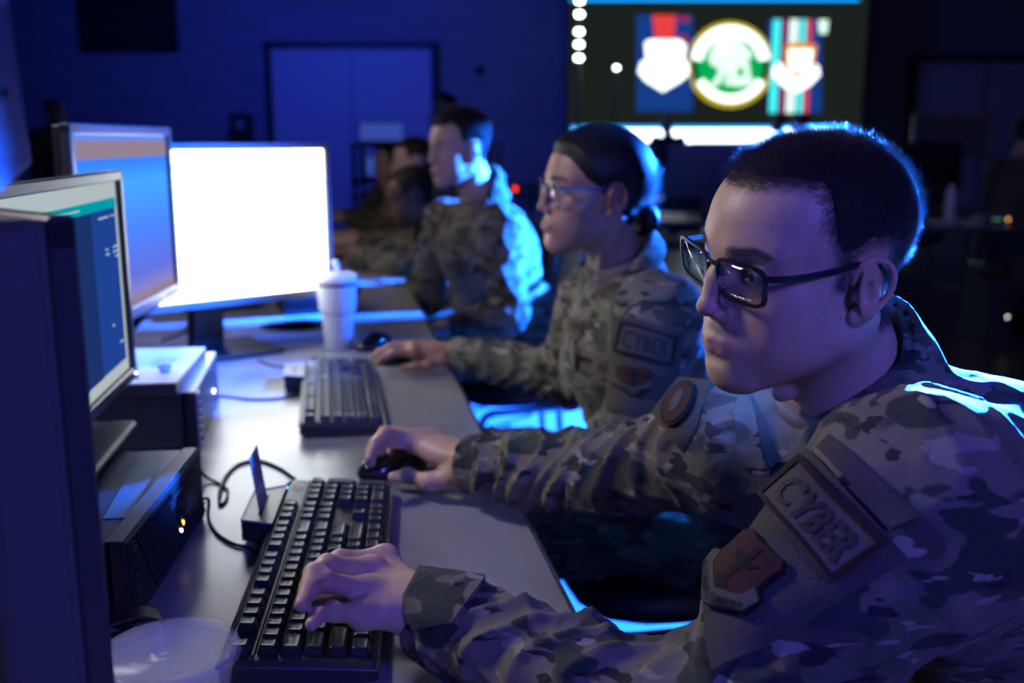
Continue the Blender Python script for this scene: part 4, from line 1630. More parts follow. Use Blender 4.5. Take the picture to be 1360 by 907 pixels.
    return t, Vector(((ra + rb) / 2 + 0.004, KD + 0.016, kz(KD)))


kA = math.atan2(0.476, -0.043)
kb1, slot1 = keyboard('black keyboard nearest the camera under the left hand of the man in glasses', Zp(502, 909, TZ), kA)
kbp = Zp(513, 578, TZ)
kb2, slot2 = keyboard('black keyboard farther along the table, near the white tumbler', kbp, math.radians(100.5))
c = thing('identity_card', 'plastic card standing upright in the card reader of the nearest keyboard', 'card', tuple(kb1.matrix_basis @ slot1), kA)
c.scale = (1.08, 1.08, 1.08)
MB().box((0, 0.004, 0.030), (0.054, 0.0010, 0.075), b=0.0004, rot=Matrix.Rotation(-0.13, 3, 'X')).build('card_body', M['card'], c)
MB().box((0.010, 0.0046, 0.045), (0.020, 0.0012, 0.026), rot=Matrix.Rotation(-0.13, 3, 'X')).build('photo_print', M['print_grey'], c)
MB().box((-0.012, 0.0056, 0.055), (0.010, 0.0012, 0.009), rot=Matrix.Rotation(-0.13, 3, 'X')).build('chip', mat('gold chip', (0.6, 0.45, 0.15), 0.3, metal=1.0), c)


# ------------------------------------------------------------------ mice
def mouse(label, p, rotz):
    t = mkframe('computer_mouse', label, 'mouse', p, rotz)
    s = SDF()
    s.ell((0, 0, 0.006), (0.056, 0.031, 0.030))
    s.ell((-0.012, 0, 0.012), (0.036, 0.028, 0.024), 0.01)
    s.fn(lambda q: 0.0015 - q[:, 2], (0, 0, 0), 1, 0.002, '&')
    s.fn(lambda q: np.abs(q[:, 1]) - 0.0295, (0, 0, 0), 1, 0.006, '&')
    v, q = surface(s, (-.07, -.04, -.01), (.07, .04, .05), 0.002)
    v = relax(v, q, 1)
    top = v[q].mean(1)
    me = np_mesh('mouse_shell', v, q)
    o = link('shell', me, [M['gloss_black'], M['black_plastic']], t, True)
    me.polygons.foreach_set('material_index', (top[:, 2] < 0.014).astype(int))
    MB().tube([(0.052, 0, 0.020), (0.020, 0, 0.0365), (0.002, 0, 0.0385)], 0.0009, 6).build('button_gap', M['rubber'], t)
    w = MB().lathe([(0, -0.0035), (0.010, -0.0035), (0.011, 0), (0.010, 0.0035), (0, 0.0035)], seg=20).build('scroll_wheel', M['bezel'], t, True)
    w.matrix_local = Matrix.Translation((0.030, 0, 0.026)) @ Matrix.Rotation(math.pi / 2, 4, 'X')
    return t


def toward(p, q): return math.atan2(q[1] - p[1], q[0] - p[0])


m1 = Zp(522, 628, TZ); mouse('glossy black mouse under the right hand of the man in glasses', m1, toward(m1, Zp(480, 637, TZ)))
m2 = Zp(532, 481, TZ); mouse('black mouse under the right hand of the woman', m2, toward(m2, Zp(500, 487, TZ)))
m3 = Zp(497, 462, TZ); mouse('black mouse beside the tumbler, just beyond the woman\'s hand', m3, toward(m3, Zp(460, 472, TZ)))


# ------------------------------------------------------------------ desktop computers
M['pc_case'] = mat('black computer case', (0.016, 0.016, 0.018), 0.42, bump=0.08, bscale=700)
M['pc_top'] = mat('dark grey painted steel', (0.035, 0.035, 0.038), 0.36, bump=0.08, bscale=900)
M['amber'] = emit_mat('amber light', (1.0, 0.42, 0.06), 6.0)
M['white_led'] = emit_mat('white light', (1.0, 0.92, 0.8), 7.0)
M['tape_teal'] = mat('teal sticker', (0.015, 0.20, 0.20), 0.45, bump=0.3, bscale=500, var=0.5)


def desktop_pc(label, p, q, h=0.093, depth=0.30, front=None):
    p = np.array(p); q = np.array(q)
    ln = np.linalg.norm(q - p)
    rz_ = toward(p, q)
    t = mkframe('desktop_computer', label, 'computer', p, rz_)     # x along the front, +y into the case
    mb = MB().box((ln / 2, depth / 2 + 0.012, h / 2), (ln, depth - 0.02, h - 0.004), b=0.002)
    mb.build('case', M['pc_top'], t)
    f = MB().box((ln / 2, 0.009, h / 2), (ln, 0.018, h), b=0.003)
    f.build('front_bezel', M['pc_case'], t)
    return t, ln, h


t, ln, h = desktop_pc('black desktop computer with teal sticker on top, nearest on the table', Zp(176, 838, TZ), Zp(272, 686, TZ))
# diagonal grille: ribs across the lower left of the front
mb = MB()
x = 0.035
while x < ln + 0.03:
    xa, za, xb, zb = x, h - 0.008, x + 0.058, 0.006
    if xa > ln * 0.52:
        zt = max(0.022, (h - 0.03) - (xa - ln * 0.52) * 1.2)
        zt = min(zt, 0.026) if xa > ln * 0.60 else zt
        xa = xb - (xb - x) * (zt - zb) / (za - zb); za = zt
    if xb > ln - 0.004:
        u = (ln - 0.004 - xa) / (xb - xa)
        if u < 0.05: break
        xb = ln - 0.004; zb = za + (zb - za) * u
    mb.tube([(xa, -0.0015, za), (xb, -0.0015, zb)], 0.0016, 4)
    x += 0.0082
mb.build('vent_grille', M['bezel'], t)
mb = MB().box((0.016, -0.0005, h / 2), (0.018, 0.003, h - 0.012), b=0.001)
mb.build('port_strip', M['rubber'], t)
for k in range(6):
    z = 0.012 + k * 0.0135
    MB().box((0.016, -0.003, z), (0.011, 0.004, 0.0052), b=0.0008).build('port', M['dark_steel'], t)
mb = MB().box((ln * 0.70, -0.001, h - 0.022), (0.13, 0.003, 0.013), b=0.001)
mb.build('drive_slot', M['rubber'], t)
MB().lathe([(0, -0.001), (0.0028, -0.001), (0.0028, 0.002), (0, 0.003)], seg=12).build('amber_light', M['amber'], t).matrix_local = Matrix.Translation((ln * 0.64, -0.001, 0.036)) @ Matrix.Rotation(math.pi / 2, 4, 'X')
MB().lathe([(0, -0.001), (0.0022, -0.001), (0.0022, 0.002), (0, 0.003)], seg=12).build('white_light', M['white_led'], t).matrix_local = Matrix.Translation((ln * 0.61, -0.001, 0.030)) @ Matrix.Rotation(math.pi / 2, 4, 'X')
v, f = text_mesh('DELL', 0.024, 0.0004)
MB().add([(ln * 0.80 + q[0], -0.0012, 0.046 + q[1]) for q in v], f).build('lettering', M['print_grey'], t)
mb = MB().box((ln / 2, 0.012, h + 0.0006), (ln - 0.004, 0.018, 0.0016), b=0.0006).build('top_edge', mat('worn grey plastic', (0.10, 0.10, 0.10), 0.45, bump=0.15, bscale=400), t)
q4 = [np.array(t.matrix_basis.inverted() @ Vector(Zp(x_, y_, TZ + h - 0.002))) for x_, y_ in ((136, 690), (170, 688), (212, 620), (178, 620))]
mb = MB().prism([(p_[0], p_[1]) for p_ in q4][::-1], h - 0.004, h - 0.0012).build('teal_sticker', M['tape_teal'], t)
pc1 = t
t, ln, h = desktop_pc('black desktop computer farther back with a flat white box on top', Zp(264, 597, TZ), Zp(291, 532, TZ))
MB().box((0.020, -0.001, h / 2), (0.022, 0.004, h - 0.006), b=0.001).build('port_strip', M['silver'], t)
for k in range(6):
    MB().box((0.020, -0.0035, 0.014 + k * 0.0132), (0.011, 0.003, 0.006), b=0.0008).build('port', M['rubber'], t)
MB().prism([(ln * 0.52, 0), (ln - 0.004, 0), (ln - 0.004, 0.06), (ln * 0.75, 0.012)], 0, 0.001).build('front_panel', M['bezel'], t).matrix_local = Matrix.Translation((0, -0.0008, h - 0.006)) @ Matrix.Rotation(-math.pi / 2, 4, 'X')
MB().lathe([(0, 0), (0.004, 0), (0.004, 0.002), (0, 0.003)], seg=12).build('power_light', M['white_led'], t).matrix_local = Matrix.Translation((ln * 0.72, -0.001, 0.04)) @ Matrix.Rotation(math.pi / 2, 4, 'X')
MB().box((ln / 2, 0.016, h + 0.0004), (ln - 0.004, 0.030, 0.0016), b=0.0006).build('top_edge', M['silver'], t)
MB().box((ln * 0.55, 0.060, h - 0.0004), (0.2, 0.022, 0.001)).build('teal_sticker', M['tape_teal'], t)
PC2T = TZ + 0.093 + 0.0012

# flat white box on the farther computer
q = [Zp(234, 509, PC2T + 0.02), Zp(273, 462, PC2T + 0.02)]
rz_ = toward(q[0], q[1])
t = mkframe('flat_box', 'flat white printed box lying on the farther desktop computer', 'box', (q[0][0], q[0][1], PC2T), rz_)
ln = np.linalg.norm(q[1] - q[0]); dp = 0.155
M['box_white'] = mat('white printed card', (0.62, 0.60, 0.57), 0.45, bump=0.05, bscale=300)
MB().box((ln / 2, dp / 2, 0.010), (ln, dp, 0.020), b=0.0015).build('box_base', M['bezel'], t)
MB().box((ln / 2, dp / 2, 0.0207), (ln, dp, 0.0022), b=0.0008).build('box_lid', M['box_white'], t)
MB().box((ln * 0.40, dp * 0.62, 0.0221), (ln * 0.62, 0.030, 0.0006), rot=Matrix.Rotation(0.25, 3, 'Z')).build('purple_stripe', mat('purple print', (0.12, 0.04, 0.10), 0.5), t)
mb = MB()
for k in range(5): mb.box((ln * 0.55, dp * 0.22 + k * 0.007, 0.0221), (0.07 - 0.008 * (k % 3), 0.0025, 0.0004))
mb.build('fine_print', M['print_grey'], t)
c = Zp(219, 494, PC2T + 0.022)
t = mkframe('cap', 'tiny pale blue cap standing on the flat white box', 'cap', (c[0], c[1], PC2T + 0.022), 0.3)
MB().lathe([(0.008, 0), (0.0085, 0.002), (0.0075, 0.006), (0.0055, 0.0075), (0.0050, 0.014), (0.0, 0.0145)], seg=20).build('cap_body', mat('pale blue plastic', (0.25, 0.38, 0.8), 0.3), t, True)
MB().box((0.0, 0.0, 0.009), (0.020, 0.004, 0.006), b=0.001).build('wing', mat('pale blue plastic wing', (0.25, 0.38, 0.8), 0.3), t)


# ------------------------------------------------------------------ monitors
def monitor(label, right, left, w, zb, zt, screen, bez=0.016, thick=0.045, stand=None, neck_x=0.0, base=(0.24, 0.19), top_z=TZ, screen_parts=None, back=0.03, tilt=0.0, lamp=True, slab=0.0, bm='bezel'):
    """right/left: two points along the bottom edge seen from the front; +x runs left to right, the screen faces -y"""
    r = np.array(right); l = np.array(left)
    ux = _u((r - l) * [1, 1, 0])
    c = r - ux * w / 2
    rz_ = math.atan2(ux[1], ux[0])
    t = mkframe('monitor', label, 'monitor', (c[0], c[1], top_z), rz_)
    z0, z1 = zb - top_z, zt - top_z
    mb = MB()
    zc, hh = (z0 + z1) / 2, z1 - z0
    mb.box((0, bez * 0 + 0.008, z1 - bez / 2), (w, 0.016, bez), b=0.002).box((0, 0.008, z0 + bez * 0.65), (w, 0.016, bez * 1.3), b=0.002)
    for s in (-1, 1): mb.box((s * (w / 2 - bez / 2), 0.008, zc), (bez, 0.016, hh - 0.002), b=0.002)
    mb.build('bezel', M[bm], t)
    mb = MB().box((0, 0.016 + 0.006, zc), (w - 0.004, 0.014, hh - 0.004), b=0.003)
    mb.box((0, 0.016 + back / 2 + 0.010, zc), (w * 0.72, back, hh * 0.72), b=0.01)
    if slab: mb.box((0, 0.017 + slab / 2, zc), (w - 0.002, slab, hh - 0.002), b=0.006)
    mb.build('housing', M['black_plastic'] if not slab else M['shell'], t)
    sc = MB().box((0, 0.011, zc + bez * 0.15), (w - 2 * bez + 0.002, 0.004, hh - bez * 2.3 + 0.002)).build('screen', screen, t)
    if screen_parts: screen_parts(t, w - 2 * bez, hh - bez * 2.3, zc + bez * 0.15, sc)
    mb = MB()
    for k in range(5): mb.box((w / 2 - 0.03 - 0.017 * k, -0.0012, z0 + bez * 0.65), (0.004, 0.003, 0.004), b=0.0008)
    mb.build('button_row', M['rubber'], t)
    if lamp: MB().box((w / 2 - 0.012, -0.0008, z0 + bez * 0.65), (0.003, 0.003, 0.003)).build('power_light', M['white_led'], t)
    # stand
    n = MB()
    nz = z0 + hh * 0.45
    n.add([(neck_x - 0.035, 0.055, nz), (neck_x + 0.035, 0.055, nz), (neck_x + 0.035, 0.090, nz), (neck_x - 0.035, 0.090, nz),
           (neck_x - 0.035, 0.085, 0.008), (neck_x + 0.035, 0.085, 0.008), (neck_x + 0.035, 0.125, 0.008), (neck_x - 0.035, 0.125, 0.008)],
          [(0, 1, 2, 3), (7, 6, 5, 4), (0, 4, 5, 1), (1, 5, 6, 2), (2, 6, 7, 3), (3, 7, 4, 0)])
    n.build('stand_neck', M['dark_steel'], t)
    MB().box((neck_x, 0.06, 0.006), (base[0], base[1], 0.012), b=0.004).build('stand_base', M['black_plastic'], t)
    return t


M['bezel_grey'] = mat('grey monitor bezel', (0.20, 0.20, 0.21), 0.4)
M['shell'] = mat('dark grey monitor shell', (0.07, 0.07, 0.075), 0.4, bump=0.06, bscale=700)


def seg(t, name, w, h, zc, polys, dy=0.0008):
    """shapes shown on a screen: (x0, y0, x1, y1 in 0..1 from the top left, material)"""
    mb = MB(); ms = []
    for i, (x0, y0, x1, y1, m) in enumerate(polys):
        if m not in ms: ms.append(m)
        mb.box((-w / 2 + (x0 + x1) / 2 * w, 0.0085 - 0.0001 * (i % 3), zc + h / 2 - (y0 + y1) / 2 * h), ((x1 - x0) * w, 0.0012, (y1 - y0) * h), ms.index(m))
    return mb.build(name, [M[m] for m in ms], t)


M['scr_white'] = emit_mat('white page on screen', (0.93, 0.98, 1.0), 7.5)
M['scr_grey'] = emit_mat('grey band on screen', (0.35, 0.5, 0.9), 0.75)
M['scr_blue_line'] = emit_mat('blue line on screen', (0.3, 0.6, 0.9), 0.9)
M['scr_navy'] = emit_mat('navy page on screen', (0.012, 0.035, 0.16), 0.9)
M['scr_navy2'] = emit_mat('blue page on screen', (0.015, 0.06, 0.32), 0.9)
M['scr_cream'] = emit_mat('pale toolbar on screen', (0.62, 0.72, 0.74), 0.7)
M['scr_teal'] = emit_mat('teal bar on screen', (0.0, 0.36, 0.44), 0.9)
M['scr_text'] = emit_mat('pale text on screen', (0.5, 0.65, 0.8), 0.8)
M['scr_peach'] = emit_mat('peach band on screen', (0.48, 0.36, 0.48), 0.62)
M['scr_off'] = mat('switched off screen', (0.012, 0.013, 0.014), 0.25)


def wallpaper_mat():
    m = bpy.data.materials.new('blue wallpaper on screen'); m.use_nodes = True
    N = m.node_tree.nodes; L = m.node_tree.links; N.remove(N['Principled BSDF'])
    tc = N.new('ShaderNodeTexCoord'); sx = N.new('ShaderNodeSeparateXYZ'); L.new(tc.outputs['Generated'], sx.inputs[0])
    r = N.new('ShaderNodeValToRGB'); cr = r.color_ramp
    cr.elements[0].position = 0.0; cr.elements[0].color = (0.26, 0.22, 0.38, 1)
    cr.elements[1].position = 1.0; cr.elements[1].color = (0.12, 0.22, 0.72, 1)
    for p, c in ((0.18, (0.10, 0.14, 0.62, 1)), (0.45, (0.06, 0.20, 0.85, 1)), (0.72, (0.05, 0.32, 0.95, 1)), (0.86, (0.03, 0.18, 0.85, 1))):
        e = cr.elements.new(p); e.color = c
    L.new(sx.outputs['Z'], r.inputs[0])
    em = N.new('ShaderNodeEmission'); em.inputs[1].default_value = 1.25
    L.new(r.outputs[0], em.inputs[0]); L.new(em.outputs[0], N['Material Output'].inputs[0])
    return m


M['scr_wall'] = wallpaper_mat()
# bright white monitor
Wr = D(441, 290, 2.36); Wx = np.array([0.763, 0.646, 0])
zt, zb = D(441, 190, 2.36)[2], D(441, 394, 2.36)[2]
monitor('brightly lit monitor showing a white page, behind the tumbler', Wr, Wr - Wx, 0.53, zb, zt, M['scr_white'], bez=0.014, bm='bezel_grey', neck_x=-0.02, base=(0.26, 0.20),
        screen_parts=lambda t, w, h, zc, sc: [seg(t, 'page_mark', w, h, zc, [q_]) for q_ in [(0.30, 0.10, 0.39, 0.128, 'scr_grey'), (0.83, 0.125, 0.975, 0.15, 'scr_grey'), (0.46, 0.43, 0.52, 0.447, 'scr_blue_line'), (0.46, 0.485, 0.545, 0.502, 'scr_blue_line'), (0.46, 0.60, 0.49, 0.614, 'scr_blue_line'), (0.85, 0.90, 0.97, 0.94, 'scr_cream')]])
# blue wallpaper monitor
Mr, Ml = D(234, 280, 2.10), D(103, 250, 1.55)
zt, zb = D(228, 172, 2.10)[2], D(241, 392, 2.10)[2]
monitor('monitor with blue wallpaper between the two other screens on the left', Mr, Ml, 0.56, zb, zt + 0.004, M['scr_wall'], bez=0.017, back=0.035, top_z=PC2T + 0.0005, neck_x=-0.14, base=(0.18, 0.12),
        screen_parts=lambda t, w, h, zc, sc: seg(t, 'window_band', w, h, zc, [(0.0, 0.03, 1.0, 0.13, 'scr_peach'), (0.0, 0.955, 1.0, 1.0, 'scr_peach')]))
# dark page monitor on the nearer computer
Br, Bl = D(173, 370, 1.46), D(47, 370, 1.05)
zt, zb = D(163, 225, 1.46)[2], D(183, 507, 1.46)[2]
def pageB(t, w, h, zc, sc):
    P = [(0, 0, 1, 0.085, 'scr_cream'), (0, 0.085, 1, 0.135, 'scr_teal'), (0.0, 0.135, 0.72, 0.94, 'scr_navy'), (0.0, 0.94, 1.0, 1.0, 'scr_cream'), (0.985, 0.085, 1.0, 0.94, 'scr_cream')]
    for k in range(7): P.append((0.80 + 0.022 * k, 0.05, 0.806 + 0.022 * k, 0.062, 'scr_text'))
    for (a, b, y) in ((0.80, 0.90, 0.17), (0.93, 0.94, 0.17), (0.955, 0.965, 0.17), (0.85, 0.87, 0.33), (0.85, 0.88, 0.355), (0.93, 0.98, 0.33), (0.93, 0.97, 0.355), (0.95, 0.975, 0.38), (0.86, 0.875, 0.72), (0.93, 0.965, 0.83), (0.10, 0.45, 0.05), (0.2, 0.62, 0.108)):
        P.append((a, y, b, y + 0.008, 'scr_text'))
    seg(t, 'page_layout', w, h, zc, P)
monitor('monitor with a dark web page standing on the nearest desktop computer', Br, Bl, 0.52, zb, zt, M['scr_navy2'], bez=0.014, screen_parts=pageB, top_z=TZ + 0.0958, neck_x=0.0, base=(0.22, 0.18))
# two monitors at the very left edge
Cn = D(118, 500, 0.60); Cu = np.array([-0.74, 0.67, 0])
monitor('back of a dark monitor at the left edge, nearest the camera', Cn + Cu * 0.52, Cn, 0.52, TZ + 0.035, D(115, 283, 0.60)[2], M['scr_off'], bez=0.02, back=0.05, lamp=False, slab=0.045)
Er, El = D(50, 180, 0.50), D(-90, 180, 0.36)
M['bezel_lit_blue'] = mat('plastic tinted by blue light', (0.008, 0.06, 0.40), 0.5)  # the blue light falling on this bezel is put into its colour
M['bezel'], keep_ = M['bezel_lit_blue'], M['bezel']
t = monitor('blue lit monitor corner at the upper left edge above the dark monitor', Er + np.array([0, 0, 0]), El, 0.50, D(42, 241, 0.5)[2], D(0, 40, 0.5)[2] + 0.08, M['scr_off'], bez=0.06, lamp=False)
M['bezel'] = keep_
zc = (D(42, 241, .5)[2] + D(0, 40, .5)[2] + 0.08) / 2 - TZ
for ch in t.children:
    if not ch.name.startswith('stand'):
        ch.matrix_local = Matrix.Translation((0.20, 0, zc - 0.15)) @ Matrix.Rotation(math.radians(-11), 4, 'Y') @ Matrix.Translation((-0.20, 0, 0.15 - zc)) @ ch.matrix_local

# ------------------------------------------------------------------ tumbler
c = Zp(450, 462, TZ)
t = mkframe('tumbler', 'white insulated tumbler with lid and straw on the table', 'tumbler', c, 0.4)
M['tumbler'] = mat('matte white powder coat', (0.62, 0.63, 0.62), 0.42, bump=0.08, bscale=900)
k = 0.0425
MB().lathe([(0, 0), (k * 0.74, 0), (k * 0.76, 0.003), (k * 0.86, 0.075), (k * 0.885, 0.085), (k * 0.99, 0.089), (k * 1.0, 0.094), (k * 1.08, 0.150), (k * 1.08, 0.152), (k * 1.02, 0.154), (k * 1.0, 0.150), (0, 0.150)], seg=48).build('cup_wall', M['tumbler'], t, True)
MB().lathe([(k * 1.085, 0.150), (k * 1.10, 0.1505), (k * 1.10, 0.1545), (k * 1.06, 0.1555), (k * 0.9, 0.153)], seg=48).build('gasket', M['rubber'], t, True)
MB().lathe([(k * 0.9, 0.154), (k * 1.09, 0.156), (k * 1.12, 0.160), (k * 1.12, 0.170), (k * 1.06, 0.174), (k * 0.9, 0.1745), (k * 0.88, 0.171), (0, 0.171)], seg=48).build('lid', M['white_plastic'], t, True)
MB().tube([(0.004, -0.006, 0.165), (0.0, -0.008, 0.195), (-0.006, -0.010, 0.207)], [0.0062, 0.0062, 0.0062], 14).build('straw', M['white_plastic'], t, True)
MB().box((0.01, 0.004, 0.1755), (0.05, 0.022, 0.006), b=0.002).build('slide_tab', M['white_plastic'], t)

# ------------------------------------------------------------------ lidded plastic tub, front left
c = Zp(282, 907, TZ) + np.array([-0.014, -0.062, 0])
t = mkframe('plastic_tub', 'clear round plastic tub with a clear lid, at the bottom left', 'tub', (c[0], c[1], TZ), 0.2)


def clear_plastic():
    m, nt, N, L, b = new_mat('clear plastic')
    b.inputs['Base Color'].default_value = (0.75, 0.78, 0.9, 1)
    b.inputs['Roughness'].default_value = 0.12
    b.inputs['IOR'].default_value = 1.35
    tr = N.new('ShaderNodeBsdfTransparent'); mx = N.new('ShaderNodeMixShader'); mx.inputs[0].default_value = 0.15
    L.new(tr.outputs[0], mx.inputs[1]); L.new(b.outputs[0], mx.inputs[2]); L.new(mx.outputs[0], N['Material Output'].inputs[0])
    return m


M['clear'] = clear_plastic()
MB().lathe([(0, 0.001), (0.042, 0.001), (0.043, 0.003), (0.053, 0.060), (0.0545, 0.0615), (0.0535, 0.0615), (0.052, 0.059), (0.0418, 0.004), (0, 0.003)], seg=56).build('tub_wall', M['clear'], t, True)
lid = MB().lathe([(0, 0.0655), (0.010, 0.0655), (0.0105, 0.0665), (0.020, 0.0665), (0.046, 0.0655), (0.048, 0.0675), (0.053, 0.0685), (0.0575, 0.0665), (0.058, 0.0605), (0.0565, 0.0605), (0.0555, 0.064), (0.052, 0.0665), (0.049, 0.066), (0.0465, 0.064), (0.0, 0.0640)], seg=64).build('lid', M['clear'], t, True)
c2 = Zp(180, 845, TZ)
t = mkframe('watch_strap', 'dark brown leather strap curled on the table behind the plastic tub', 'strap', (c2[0], c2[1], TZ), 0.5)
sp = spline([(-0.05, 0.0, 0.012), (-0.02, 0.004, 0.021), (0.008, 0.004, 0.022), (0.024, 0.002, 0.014), (0.020, 0, 0.004), (-0.01, 0, 0.002), (-0.05, 0, 0.002)], 6)
mb = MB(); v = []; f = []
for i, p_ in enumerate(sp):
    tg = _u(sp[min(i + 1, len(sp) - 1)] - sp[max(i - 1, 0)]); nr = np.array([-tg[2], 0, tg[0]]) * 0.0012
    for (yy, sg) in ((-0.013, 1), (0.013, 1), (0.013, -1), (-0.013, -1)): v.append(p_ + [0, yy, 0] + nr * sg)
for i in range(len(sp) - 1):
    for j in range(4): f.append((i * 4 + j, i * 4 + (j + 1) % 4, i * 4 + 4 + (j + 1) % 4, i * 4 + 4 + j))
mb.add(v, f + [(3, 2, 1, 0), tuple((len(sp) - 1) * 4 + j for j in range(4))])
smooth_angle(mb.build('strap_band', mat('brown leather', (0.05, 0.03, 0.018), 0.55, bump=0.4, bscale=500), t), 50)
MB().box((0.022, 0, 0.009), (0.004, 0.030, 0.012), b=0.001).build('buckle', M['dark_steel'], t)


# ------------------------------------------------------------------ cables on the table
def cable(label, pts, r=0.0021, group=None):
    P = spline(pts, 8)
    o = MB().tube([np.array(p) for p in P], r, 8).build('cable', M['cable'], None, True)
    return setp(o, label, 'cable', group)


ze = TZ + 0.0023
G = lambda x, y, dz=0.0: Zp(x, y, ze + dz) 
cable('black cable looping on the table from the nearest computer towards the nearest keyboard', [Zp(262, 618, TZ + .03), Zp(272, 632, TZ + .008), G(287, 640), G(301, 649), G(301, 662), G(293, 670), Zp(291, 655, ze + .004), G(300, 632, .001), G(318, 616), G(345, 612), G(372, 622), G(392, 636)])
cable('short black cable from the nearest computer front to the card reader', [Zp(268, 662, TZ + .028), Zp(277, 664, TZ + .02), G(277, 688), G(288, 708), G(310, 722), G(330, 727), G(350, 739)])
cable('thin cable from the farther computer to the farther keyboard', [Zp(287, 524, TZ + .012), G(296, 526), G(330, 530), G(370, 529), G(402, 522)])
cable('thin cable curving on the table below the lit monitor stand', [G(344, 478), G(360, 485), G(380, 487), G(402, 483), G(420, 474)])
cable('dark cable lying behind the blue wallpaper monitor', [Zp(215, 452, TZ + .004), Zp(235, 446, TZ + .004), Zp(252, 436, TZ + .004), Zp(262, 424, TZ + .004), Zp(268, 416, TZ + .004)], 0.003)

# ------------------------------------------------------------------ mouse mat with a printed disc, behind the lit monitor
q = [Zp(330, 456, TZ), Zp(436, 448, TZ), Zp(428, 420, TZ), Zp(322, 420, TZ)]
cx = sum(q) / 4
t = mkframe('mouse_mat', 'pale blue mouse mat with a dark printed disc, beyond the lit monitor', 'mouse mat', (cx[0], cx[1], TZ), toward(q[0], q[1]))
MB().prism([(-0.15, -0.13), (-0.135, -0.145), (0.135, -0.145), (0.15, -0.13), (0.15, 0.13), (0.135, 0.145), (-0.135, 0.145), (-0.15, 0.13)], 0.0005, 0.0035).build('mat_sheet', mat('pale blue cloth', (0.30, 0.42, 0.62), 0.7), t)
MB().lathe([(0, 0.0036), (0.095, 0.0036), (0.095, 0.0041), (0, 0.0041)], (0.03, 0.0, 0), 48).build('printed_disc', mat('dark green print', (0.015, 0.045, 0.05), 0.6), t)
mb = MB()
for r in (0.088, 0.066): mb.lathe([(r, 0.0041), (r, 0.0044), (r - 0.003, 0.0044), (r - 0.003, 0.0041)], (0.03, 0, 0), 48)
mb.build('disc_ring', M['print_grey'], t)


# ------------------------------------------------------------------ laptops and equipment farther along the tables
def laptop(label, p, rotz, w=0.34, d=0.24, open_deg=105, lit=True):
    t = mkframe('laptop', label, 'laptop', p, rotz)       # user sits on the -y side
    MB().box((0, 0, 0.009), (w, d, 0.016), b=0.003).build('base', M['black_plastic'], t)
    mb = MB()
    for i in range(5):
        for j in range(13): mb.box((-w * 0.42 + j * w * 0.07, -d * 0.02 + i * d * 0.085, 0.0178), (w * 0.058, d * 0.065, 0.002))
    mb.build('key_field', M['key'], t)
    MB().box((0, -d * 0.3, 0.0176), (0.09, 0.055, 0.0008)).build('touchpad', M['bezel'], t)
    a = math.radians(open_deg - 90)
    lid = MB().box((0, 0, d * 0.48), (w, 0.007, d * 0.96), b=0.002).build('lid', M['bezel'], t)
    lid.matrix_local = Matrix.Translation((0, d / 2 - 0.004, 0.018)) @ Matrix.Rotation(-a, 4, 'X')
    s = MB().box((0, -0.0038, d * 0.49), (w - 0.02, 0.0012, d * 0.84)).build('screen', M['scr_navy2'] if lit else M['scr_off'], lid)
    return t


def tabp(s, n): return TO + TD * s + TN * n


fz = TA - math.pi / 2
p = tabp(2.42, 0.30); laptop('open dark laptop in front of the upright seated man', (p[0], p[1], TZ), TA + math.radians(0), 0.36, 0.25)
p = tabp(3.12, 0.60); laptop('open laptop in front of the hunched man', (p[0], p[1], TZ), TA + math.radians(4), 0.36, 0.25)
p = tabp(4.25, 0.50); laptop('open laptop at the far end of the table row', (p[0], p[1], TZ), TA - math.radians(4), 0.36, 0.25)
p = Zp(405, 418, TZ)
t = mkframe('docking_station', 'black desktop box behind the tumbler under the lit screen edge', 'computer', (p[0] + .01, p[1] + 0.09, TZ), 0.35)
MB().box((0, 0, 0.05), (0.20, 0.22, 0.10), b=0.004).build('case', M['pc_case'], t)
MB().box((0, -0.112, 0.055), (0.19, 0.004, 0.03), b=0.001).build('front_panel', M['bezel'], t)
p = Zp(352, 412, TZ)
t = mkframe('cable_box', 'grey junction box among cables behind the lit monitor stand', 'box', (p[0] - .16, p[1] + .10, TZ), 0.4)
MB().box((0, 0, 0.055), (0.22, 0.13, 0.11), b=0.006).build('case', M['bezel'], t)
MB().box((0, -0.067, 0.06), (0.15, 0.004, 0.05), b=0.001).build('socket_panel', M['silver'], t)
p = Zp(454, 318, TZ + .0)
p = tabp(3.50, 0.72)
t = mkframe('paper_cup', 'dark red cup on the far table right of the lit monitor', 'cup', (p[0], p[1], TZ), 0)
MB().lathe([(0, 0), (0.034, 0), (0.047, 0.13), (0.049, 0.132), (0.046, 0.132), (0.033, 0.004), (0, 0.004)], seg=32).build('cup_wall', mat('dark red paper', (0.20, 0.012, 0.012), 0.5), t, True)
MB().lathe([(0.0495, 0.128), (0.051, 0.132), (0.0495, 0.137), (0.04, 0.139), (0, 0.139)], seg=32).build('lid', M['black_plastic'], t, True)
# ------------------------------------------------------------------ chairs
M['seat_pad'] = mat('black seat vinyl', (0.014, 0.014, 0.017), 0.5, bump=0.2, bscale=500)
M['chrome'] = mat('dark chrome tube', (0.30, 0.31, 0.33), 0.22, metal=1.0)


